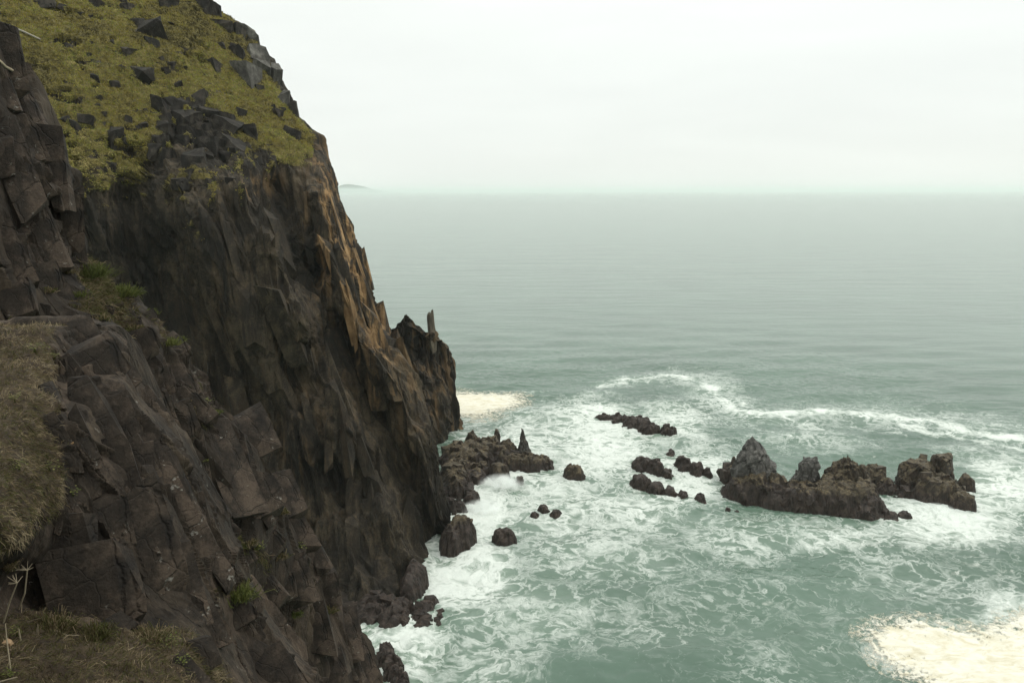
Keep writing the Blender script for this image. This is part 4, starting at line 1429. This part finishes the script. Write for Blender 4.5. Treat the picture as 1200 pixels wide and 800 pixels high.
CREST_R = [(292, 92, 26, 36, 'big grey boulder with a pale cap standing below the crest'), (294, 44, 30, 26, 'pale square rock on the skyline'), (312, 84, 24, 30, 'pale weathered rock below the square skyline rock'), (276, 62, 24, 24, 'grey jointed rock just inside the crest'),
           (300, 66, 30, 22, 'wide pale rock between the two skyline rocks'), (322, 92, 18, 34, 'pale leaning rock on the steep skyline'), (332, 118, 18, 26, 'grey rock on the skyline under the pale leaning rock'), (345, 132, 18, 24, 'lowest grey rock of the steep skyline'),
           (240, 8, 26, 18, 'dark ragged rock topping the crest'), (262, 28, 26, 16, 'grey broken rock on the upper crest'), (278, 36, 20, 14, 'grey rock above the jointed rock')]


def set_boulder(bvh, px, py, wpx, hpx, seed, label, group, mat, name='boulder', sub=4, sink=0.25, cat='boulder', tilt=None, deep=0.9):
    h = cast(bvh, px, py)
    if h is None:
        return
    p, n, d = h
    mpp = d / FPX
    r = np.random.default_rng(seed)
    me = hull_mesh(name, (wpx * mpp * 1.25, wpx * mpp * deep * 1.15, hpx * mpp * 1.4), seed, 0.3, 3, None, 2 if wpx > 12 else 0, 0.13)
    o = link(name, me, mat, None, label, cat, group)
    o.location = p + Vector((0, 0.15 * wpx * mpp, 0)) - n * (hpx * mpp * sink * 0.9)
    o.rotation_euler = (R(r.uniform(-14, 14)), R(r.uniform(-16, 16)) if tilt is None else R(tilt), R(r.uniform(0, 360)) if tilt is None else 0)
    return o


for i, (x, y, ww, hh, lab, big) in enumerate(SLOPE):
    set_boulder(head_bvh, x, y, ww, hh, 3000 + i, lab, 'dark rocks on the grassy slope', M_bould, sub=5 if ww > 18 else 4, tilt=28 if 'tilted' in lab else None)
for i, (x, y, ww, hh, lab) in enumerate(CREST_R):
    set_boulder(head_bvh, x, y, ww, hh, 3200 + i, lab, 'grey rocks along the crest', M_pale if 'pale' in lab else M_bould, 'crest_rock', 5)
r = np.random.default_rng(98)
for i in range(34):
    x, y = r.uniform(182, 275), r.uniform(128, 225)
    if abs(x - 228) > 62 - abs(y - 165) * 0.4:
        continue
    ss = r.uniform(9, 19)
    set_boulder(head_bvh, x, y, ss, ss * r.uniform(0.8, 1.3), 3600 + i, 'black broken rock in the jumble between the central outcrop and the brow', 'jumbled rocks under the central outcrop', M_bould, 'boulder', 4)
r = np.random.default_rng(99)
cnt = 0
while cnt < 46:
    x, y = r.uniform(30, 330), r.uniform(0, 205)
    if y > np.interp(x, [30, 90, 200, 260, 330], [150, 205, 150, 170, 185]) or x > np.interp(y, [0, 60, 130, 200], [235, 285, 335, 350]) or x < 20 + y * 0.36:
        continue
    s = r.uniform(4, 9)
    set_boulder(head_bvh, x, y, s * 1.3, s, 3400 + cnt, 'small dark stone scattered in the turf of the headland slope', 'small stones scattered in the headland turf', M_bould, 'stone', 2, 0.3, 'stone')
    cnt += 1


# ------------------------------------------------------------------ grass
def scatter(P, F, wts, n, seed):
    r = np.random.default_rng(seed)
    a, b, c, d = (P[F[:, i]] for i in range(4))
    nr = np.cross(c - a, d - b)
    ar = np.linalg.norm(nr, axis=1) / 2
    nr = nr / (np.linalg.norm(nr, axis=1, keepdims=True) + 1e-9)
    pr = ar * wts
    pr = pr / pr.sum()
    k = r.choice(len(F), n, p=pr)
    u, v = r.random((n, 1)), r.random((n, 1))
    q = (a[k] * (1 - u) + b[k] * u) * (1 - v) + (d[k] * (1 - u) + c[k] * u) * v
    return q, nr[k], k


def blades(name, base, dirs, length, width, tone, seed, droop=0.5, two=True):
    r = np.random.default_rng(seed)
    n = len(base)
    side = np.cross(dirs, r.normal(0, 1, (n, 3)))
    side /= np.linalg.norm(side, axis=1, keepdims=True) + 1e-9
    w2 = (width / 2)[:, None]
    l2 = length[:, None]
    b0, b1 = base - side * w2, base + side * w2
    if not two:
        tip = base + dirs * l2
        V = np.stack([b0, b1, tip], 1).reshape(-1, 3)
        F = np.arange(3 * n).reshape(n, 3)
        return mesh_np(name, V, F, False, {'tone': np.repeat(tone, 3)})
    mid = base + dirs * l2 * 0.55
    m0, m1 = mid - side * w2 * 0.75, mid + side * w2 * 0.75
    down = np.zeros((n, 3))
    down[:, 2] = -1
    tip = mid + (dirs * (1 - droop) + down * droop * 0.8) * l2 * 0.5
    V = np.stack([b0, b1, m1, m0, tip], 1).reshape(-1, 3)
    i = np.arange(n)[:, None] * 5
    F = np.concatenate([i + np.array([[0, 1, 2]]), i + np.array([[0, 2, 3]]), i + np.array([[3, 2, 4]])])
    return mesh_np(name, V, F, False, {'tone': np.repeat(tone, 5)})


def unit(v):
    return v / (np.linalg.norm(v, axis=1, keepdims=True) + 1e-9)


def turf_on(name, P, F, g, n, seed, lmin, lmax, width, mat, label, tonef, minz=0.0, two=True, lean=0.6, cap=None, gmin=0.3, nup=0.5):
    r = np.random.default_rng(seed)
    gf = g[F].mean(1)
    ctr = P[F].mean(1)
    px, py, d = proj(ctr)
    vis = (px > -120) & (px < 1260) & (py > -80) & (py < 900)
    wt = np.where(gf > gmin, gf ** 1.5, 0) * vis
    if cap is not None:
        wt = wt * cap(px, py, ctr)
    q, nr, k = scatter(P, F, wt, n, seed + 1)
    sgn = np.sign(np.sum(nr * (np.array([0, 0, CAM_H]) - q), 1, keepdims=True))
    nr = nr * sgn
    down = np.zeros_like(nr)
    down[:, 2] = -1
    dl = down - nr * np.sum(down * nr, 1, keepdims=True)
    clump = np.stack([fbm(q * (2.0 / lmax) * 0.35, 2, 0.5, seed + i) for i in (2, 3, 4)], 1)
    dr = unit(nr * nup + dl * lean + np.array([0, 0, 0.25]) + clump * 1.5 + r.normal(0, 0.38, nr.shape))
    ln = r.uniform(lmin, lmax, len(q))
    tone = np.clip(tonef(q, r), 0, 1)
    me = blades(name, q - nr * 0.03 * lmax, dr, ln, np.full(len(q), width) * r.uniform(0.7, 1.3, len(q)), tone, seed + 9, two=two)
    return link(name, me, mat, kind='stuff', label=label, cat='grass')



def tone_a(q, r, f=9.0):
    return 0.47 + 1.7 * fbm(q / f / 1.5, 4, 0.6, 90) + 1.0 * fbm(q / np.array([2.4, 2.4, 0.7]), 4, 0.6, 91) + r.normal(0, 0.12, len(q))


turf_on('slope_grass', HP, HF, Hg, 190000, 60, 0.14, 0.42, 0.10, M_turf, 'yellow green turf covering the crown of the headland', tone_a, two=False, nup=0.8)
turf_on('bank_grass', OP, OF, Og, 52000, 61, 0.035, 0.20, 0.007, M_dry, 'dry straw coloured grass on the bank in front of the ledge',
        lambda q, r: 0.60 + 1.1 * fbm(q / 0.8, 4, 0.65, 92) + r.normal(0, 0.2, len(q)), lean=1.0, cap=lambda px, py, c: (py < 690) * 1.0)
turf_on('ledge_grass', OP, OF, Og, 22000, 62, 0.05, 0.22, 0.007, M_dry, 'tangled brown and green grass along the foot of the near ledge',
        lambda q, r: 0.48 + 0.9 * fbm(q / 0.6, 4, 0.6, 93) + r.normal(0, 0.2, len(q)), lean=0.7, cap=lambda px, py, c: (py > 690) * 1.0)
turf_on('cliff_grass', NP_, NF, Ng, 16000, 63, 0.15, 0.6, 0.028, M_dry, 'grass caught on the ledges of the steep near cliff',
        lambda q, r: 0.45 + 0.5 * fbm(q / 1.2, 3, 0.6, 94) + r.normal(0, 0.15, len(q)))


def tuft(bvh, px, py, wpx, hpx, n, seed, label, mat, name='grass_tuft', cat='grass tuft', group=None, tl=(0.3, 0.9), wd=1.0):
    h = cast(bvh, px, py)
    if h is None:
        return
    p, nn, d = h
    mpp = d / FPX
    r = np.random.default_rng(seed)
    base = np.stack([r.normal(0, wpx * mpp * 0.22, n), r.normal(0, wpx * mpp * 0.2, n), r.normal(0, 0.02, n) - 0.04], 1)
    dr = unit(np.stack([r.normal(0, 0.35, n) + base[:, 0] / (wpx * mpp) * 1.6 + 0.15, r.normal(0, 0.35, n) - 0.15, np.abs(r.normal(0.9, 0.2, n))], 1))
    me = blades(name, base, dr, r.uniform(0.5, 1.2, n) * hpx * mpp, np.full(n, 0.9 * mpp * wd), r.uniform(*tl, n), seed, 0.6)
    return link(name, me, mat, None, label, cat, group, None, p)


tuft(out_bvh, 281, 697, 34, 24, 420, 1, 'bright green grass tuft on the block edge right of the near ledge', M_green, tl=(0.25, 0.9))
tuft(near_bvh, 104, 322, 42, 26, 500, 2, 'bright green tuft on the shoulder of the near cliff, largest up there', M_green, tl=(0.1, 0.7))
tuft(near_bvh, 140, 345, 36, 24, 380, 3, 'yellow green tuft below the largest bright one, at the skyline of the near cliff', M_green, tl=(0.3, 0.9))
tuft(near_bvh, 197, 402, 22, 14, 240, 4, 'yellow green cushion in a notch behind the top of the ledge', M_green, 'plant_cushion', 'plant', tl=(0.5, 1.0))
tuft(near_bvh, 383, 716, 16, 14, 160, 5, 'olive tuft low on the outer edge of the near cliff', M_dry, tl=(0.3, 0.7))
tuft(near_bvh, 215, 470, 18, 8, 120, 6, 'flat yellowish tuft on the smooth slab', M_dry, tl=(0.5, 0.9))
tuft(near_bvh, 12, 372, 16, 14, 200, 7, 'round yellow green moss clump at the frame edge above the bank', M_green, 'moss_clump', 'moss', tl=(0.5, 1.0))
tuft(out_bvh, 62, 735, 34, 40, 420, 8, 'tall dry tussock leaning by the dead stalks', M_dry, tl=(0.2, 0.8))
tuft(out_bvh, 112, 742, 30, 30, 340, 9, 'olive tussock at the foot of the big dark slab', M_dry, tl=(0.2, 0.6))
tuft(out_bvh, 175, 745, 40, 26, 380, 10, 'straw tussock under the second dark slab', M_dry, tl=(0.3, 0.9))
tuft(out_bvh, 8, 662, 16, 18, 160, 11, 'small tuft hanging at the frame edge under the bank', M_dry, tl=(0.4, 0.9))


for i, (x, y, ww) in enumerate([(92, 345, 22), (118, 372, 22), (160, 384, 20), (176, 366, 16), (142, 396, 18), (78, 318, 14), (250, 484, 16), (292, 636, 18), (326, 652, 20), (268, 632, 14), (30, 316, 12), (56, 340, 14), (210, 398, 12), (330, 600, 10), (300, 770, 18), (345, 720, 12)]):
    tuft(near_bvh, x, y, ww, 11, 130, 40 + i, 'small olive grass tuft rooted in the seams of the near cliff', M_dry if i % 3 else M_green, group='small tufts in the seams of the near cliff', tl=(0.3, 0.85))


def leafy(bvh, px, py, wpx, n, seed, label, group=None):
    h = cast(bvh, px, py)
    if h is None:
        return
    p, nn, d = h
    mpp = d / FPX
    r = np.random.default_rng(seed)
    V, F, T = [], [], []
    st = []
    for i in range(n):
        c = np.array([r.normal(0, wpx * mpp * 0.28), r.normal(0, wpx * mpp * 0.24), abs(r.normal(0.05, 0.04)) + 0.02])
        a = r.uniform(0, 6.28)
        l = r.uniform(1.6, 3.4) * mpp
        u = np.array([math.cos(a), math.sin(a), r.uniform(-0.2, 0.5)])
        s = np.array([-math.sin(a), math.cos(a), r.uniform(-0.3, 0.3)])
        k = len(V)
        V += [c, c + u * l * .5 + s * l * .38, c + u * l, c + u * l * .5 - s * l * .38]
        F += [[k, k + 1, k + 2, k + 3]]
        T += [r.uniform(0.2, 1)] * 4
    l = wpx * mpp * 0.12
    sv = np.array([[-l, 0, -l], [l, 0, -l], [0, l, -l], [0, 0, l * 2]])
    o = link('leafy_plant', mesh_np('leafy_plant', sv, np.array([[0, 1, 3], [1, 2, 3], [2, 0, 3]]), False, {'tone': [0.2] * 4}), M_green, None, label, 'plant', group, None, p + nn * 0.03)
    link('leaves', mesh_np('leaves', np.array(V), np.array(F), False, {'tone': T}), M_green, o, kind='stuff')
    return o


for i, (x, y, ww, lab) in enumerate([(40, 411, 18, 'low bright leaves at the top of the grass bank'), (15, 470, 12, 'small leaves at the frame edge of the bank'), (62, 418, 16, 'bright leaves beside the top block of the ledge'),
                                     (55, 550, 20, 'largest patch of green leaves in the middle of the bank'), (20, 550, 14, 'small green leaves at the frame edge, middle of the bank'), (84, 579, 14, 'bright leafy sprig in the dark hollow under the bank'),
                                     (196, 755, 22, 'bright green leaves in the grass under the slabs'), (212, 778, 18, 'yellow green leaves at the bottom of the picture'), (18, 745, 16, 'green leaves among the dead stalks'), (10, 795, 14, 'leaves in the bottom corner by the twigs')]):
    leafy(out_bvh, x, y, ww, 46, 500 + i, lab)
for i, (x, y, ww, lab) in enumerate([(238, 470, 18, 'green sprig in the brown gully behind the ledge'), (245, 492, 16, 'green sprig in the gully above the smooth slab'), (258, 612, 14, 'small leaves under the smooth slab'), (240, 540, 8, 'tiny sprig in the crack of the smooth slab'),
                                     (210, 520, 10, 'sprig between the ledge and the smooth slab'), (350, 640, 18, 'low plants on the brown ledge beside the sea drop'), (300, 640, 20, 'low plants on the brown ledge at the foot of the smooth slab')]):
    leafy(near_bvh, x, y, ww, 40, 530 + i, lab)


# ------------------------------------------------------------------ dead stalks, twigs, driftwood
def tube(name, pts, rad, mat, parent=None, seg=6, **kw):
    P = np.array(pts, float)
    o0 = P[0].copy()
    P = P - o0
    n = len(P)
    rad = np.broadcast_to(rad, n) if np.ndim(rad) else np.linspace(rad, rad * 0.6, n)
    T = unit(np.gradient(P, axis=0))
    s = np.cross(T, [0.3, 0.9, 0.2])
    s = unit(s)
    t = np.cross(T, s)
    a = np.linspace(0, 2 * math.pi, seg, endpoint=False)
    V = (P[:, None] + rad[:, None, None] * (s[:, None] * np.cos(a)[None, :, None] + t[:, None] * np.sin(a)[None, :, None])).reshape(-1, 3)
    F = [[i * seg + j, i * seg + (j + 1) % seg, (i + 1) * seg + (j + 1) % seg, (i + 1) * seg + j] for i in range(n - 1) for j in range(seg)]
    F += [[j, (j + 1) % seg, (j + 2) % seg, (j + 2) % seg] for j in range(0)]
    me = mesh_np(name, V, np.array(F), True)
    if parent is not None:
        return link(name, me, mat, parent, loc=o0 - np.array(parent.location))
    return link(name, me, mat, loc=o0, **kw)


def path3(bvh, pix, off):
    hs = []
    h0 = cast(bvh, *pix[-1])
    d0 = h0[2] if h0 else 11
    hb = cast(bvh, *pix[0])
    db = hb[2] if hb else 11
    m = len(pix)
    return [U(x, y, db - 0.02 + (off) * i / (m - 1) * -1) for i, (x, y) in enumerate(pix)], db


def stalk(pix, lab, seed, off=0.25):
    pts, d = path3(out_bvh, pix, off)
    e = bpy.data.objects.new('dead_stalk', None)
    COL.objects.link(e)
    e.location = pts[0]
    e['label'] = lab
    e['category'] = 'dead plant'
    e['group'] = 'dead stalks by the frame edge'
    tube('stem', pts, 0.016, M_stalk, e)
    r = np.random.default_rng(seed)
    top = np.array(pts[-1])
    for i in range(9):
        v = np.array([r.normal(-0.5, 0.6), r.normal(0, 0.5), abs(r.normal(0.25, 0.25))])
        v = v / np.linalg.norm(v) * r.uniform(0.08, 0.16)
        tube('ray', [top, top + v * 0.6, top + v], 0.005, M_stalk, e, 4)


stalk([(3, 728), (10, 705), (19, 682)], 'dead stalk with spiky seed head, nearer the frame edge', 1)
stalk([(21, 712), (28, 694), (31, 667)], 'dead stalk with spiky seed head and bent foot', 2)
for pix, lab, rd in [([(18, 782), (14, 750), (12, 728)], 'thin upright dead twig among the grass', 0.009), ([(29, 748), (27, 734)], 'short broken twig standing in the grass', 0.012), ([(0, 774), (15, 764)], 'pale twig lying at the frame edge', 0.01),
                     ([(0, 797), (26, 790)], 'pale twig lying in the bottom corner', 0.012), ([(49, 741), (49, 729)], 'short pale twig upright in the tussocks', 0.008), ([(68, 735), (82, 742), (97, 742)], 'curved dry stem lying on the tussock', 0.008), ([(34, 727), (52, 722)], 'leaning dry stem above the green tussock', 0.007)]:
    pts, d = path3(out_bvh, pix, 0.12)
    tube('twig', [np.array(p) + np.array([0, -0.1, 0.05]) for p in pts], rd, M_stalk, label=lab, cat='twig')
h1, h2 = cast(head_bvh, 11, 33), cast(head_bvh, 50, 49)
a, b = np.array(h1[0]), np.array(h2[0])
tube('driftwood_pole', [a + [0, -0.4, 0.5], (a + b) / 2 + [0, -0.4, 0.5], b + [0, -0.4, 0.35]], [0.10, 0.15, 0.12], M_wood, label='bleached pole lying on the upper turf beside the near cliff', cat='driftwood')
pts = [np.array(cast(near_bvh, x, y)[0]) + [0.02, -0.1, 0.03] for x, y in ((-6, 68), (2, 73), (8, 79), (16, 83), (21, 83))]
tube('dead_root', pts, 0.08, M_stalk, label='pale dead root draped over the top of the near cliff', cat='root')
h = cast(out_bvh, 8, 752)
set_boulder(out_bvh, 8, 752, 10, 8, 71, 'tan pebble lying among the dead stalks', None, plain_mat('tan_stone', (0.30, 0.20, 0.11), nscale=6), 'stone', 3, cat='stone')
set_boulder(out_bvh, 12, 760, 6, 5, 72, 'small brown pebble beside the tan pebble', None, plain_mat('brown_stone', (0.17, 0.12, 0.08), nscale=6), 'stone', 3, cat='stone')
set_boulder(out_bvh, 84, 519, 5, 6, 73, 'orange brown stone under the edge of the top block', None, plain_mat('orange_stone', (0.25, 0.15, 0.07), nscale=6), 'stone', 3, cat='stone')


# ------------------------------------------------------------------ far coast, air
def far_hills():
    n = 60
    x = np.linspace(-1, 1, n)
    d0 = 29000.0
    a, b = WL(405, 223.2)[0], None
    V = []
    hgt = 300 * np.clip(1 - np.abs(x) ** 1.5, 0, 1) * (1 + 0.25 * np.sin(x * 9)) * np.where(x > 0, np.clip(1 - x, 0, 1) ** 0.8, 1)
    cx = (430 - 600) / FPX * d0
    for k, (dy, f) in enumerate([(-600, 0.0), (0, 1.0), (1500, 0.9), (4000, 0.0)]):
        for i in range(n):
            V.append([cx - 800 + x[i] * 2400, d0 + dy, -5 + f * hgt[i]])
    me = mesh_np('far_hills', np.array(V), quads(4, n), True)
    m, nt, b_, o = new_mat('far_hill')
    b_.inputs['Base Color'].default_value = (0.05, 0.06, 0.045, 1)
    link('hills', me, m, kind='structure', label='faint far coast on the horizon')


far_hills()


def haze():
    x0, x1, y0, y1, z0, z1 = -34000, 34000, -32000, 45000, -24, 130
    V = np.array([[x, y, z] for x in (x0, x1) for y in (y0, y1) for z in (z0, z1)], float)
    F = np.array([[0, 1, 3, 2], [4, 6, 7, 5], [0, 4, 5, 1], [2, 3, 7, 6], [0, 2, 6, 4], [1, 5, 7, 3]])
    me = mesh_np('haze', V, F)
    m = bpy.data.materials.new('haze_air')
    m.use_nodes = True
    m.node_tree.nodes.clear()
    o = N(m.node_tree, 'ShaderNodeOutputMaterial')
    v = N(m.node_tree, 'ShaderNodeVolumePrincipled')
    v.inputs['Color'].default_value = (0.90, 0.975, 0.94, 1)
    v.inputs['Density'].default_value = HAZE
    v.inputs['Anisotropy'].default_value = 0.3
    L(m.node_tree, v.outputs[0], o.inputs['Volume'])
    link('haze', me, m, kind='stuff', label='pale sea haze')


HAZE = 0.00008
haze()


def spray(px, py, rx, ry, rz, dens, seed, label):
    c, d = WL(px, py)
    V, F = ico(3)
    me = mesh_np('spray', V * np.array([rx, ry, rz]), F, True)
    m = bpy.data.materials.new('sea_spray')
    m.use_nodes = True
    nt = m.node_tree
    nt.nodes.clear()
    o = N(nt, 'ShaderNodeOutputMaterial')
    v = N(nt, 'ShaderNodeVolumePrincipled')
    v.inputs['Color'].default_value = (0.96, 0.98, 0.96, 1)
    tc = N(nt, 'ShaderNodeTexCoord')
    mp = mapping(nt, tc.outputs['Object'], (1 / rx, 1 / ry, 1 / rz))
    ln = N(nt, 'ShaderNodeVectorMath', operation='LENGTH')
    L(nt, mp, ln.inputs[0])
    fall = mrange(nt, ln.outputs['Value'], 0.15, 0.95, 1.0, 0.0)
    n = noise(nt, tc.outputs['Object'], 0.55, 4, 0.6, 0.4)
    L(nt, mth(nt, 'MULTIPLY', mth(nt, 'MULTIPLY', fall, mrange(nt, n, 0.35, 0.65)), dens), v.inputs['Density'])
    L(nt, v.outputs[0], o.inputs['Volume'])
    link('spray', me, m, kind='stuff', label=label, cat='sea spray', loc=c + np.array([0, 0, rz * 0.25]))


spray(588, 574, 6.0, 4.0, 3.0, 3.0, 1, 'white spray bursting around the orange capped boulder')
spray(565, 600, 5.0, 5.0, 1.8, 2.0, 2, 'thin spray over the surf at the cliff foot')
spray(1096, 603, 4.5, 3.0, 1.8, 2.0, 3, 'low spray where the surf hits the square topped stack')
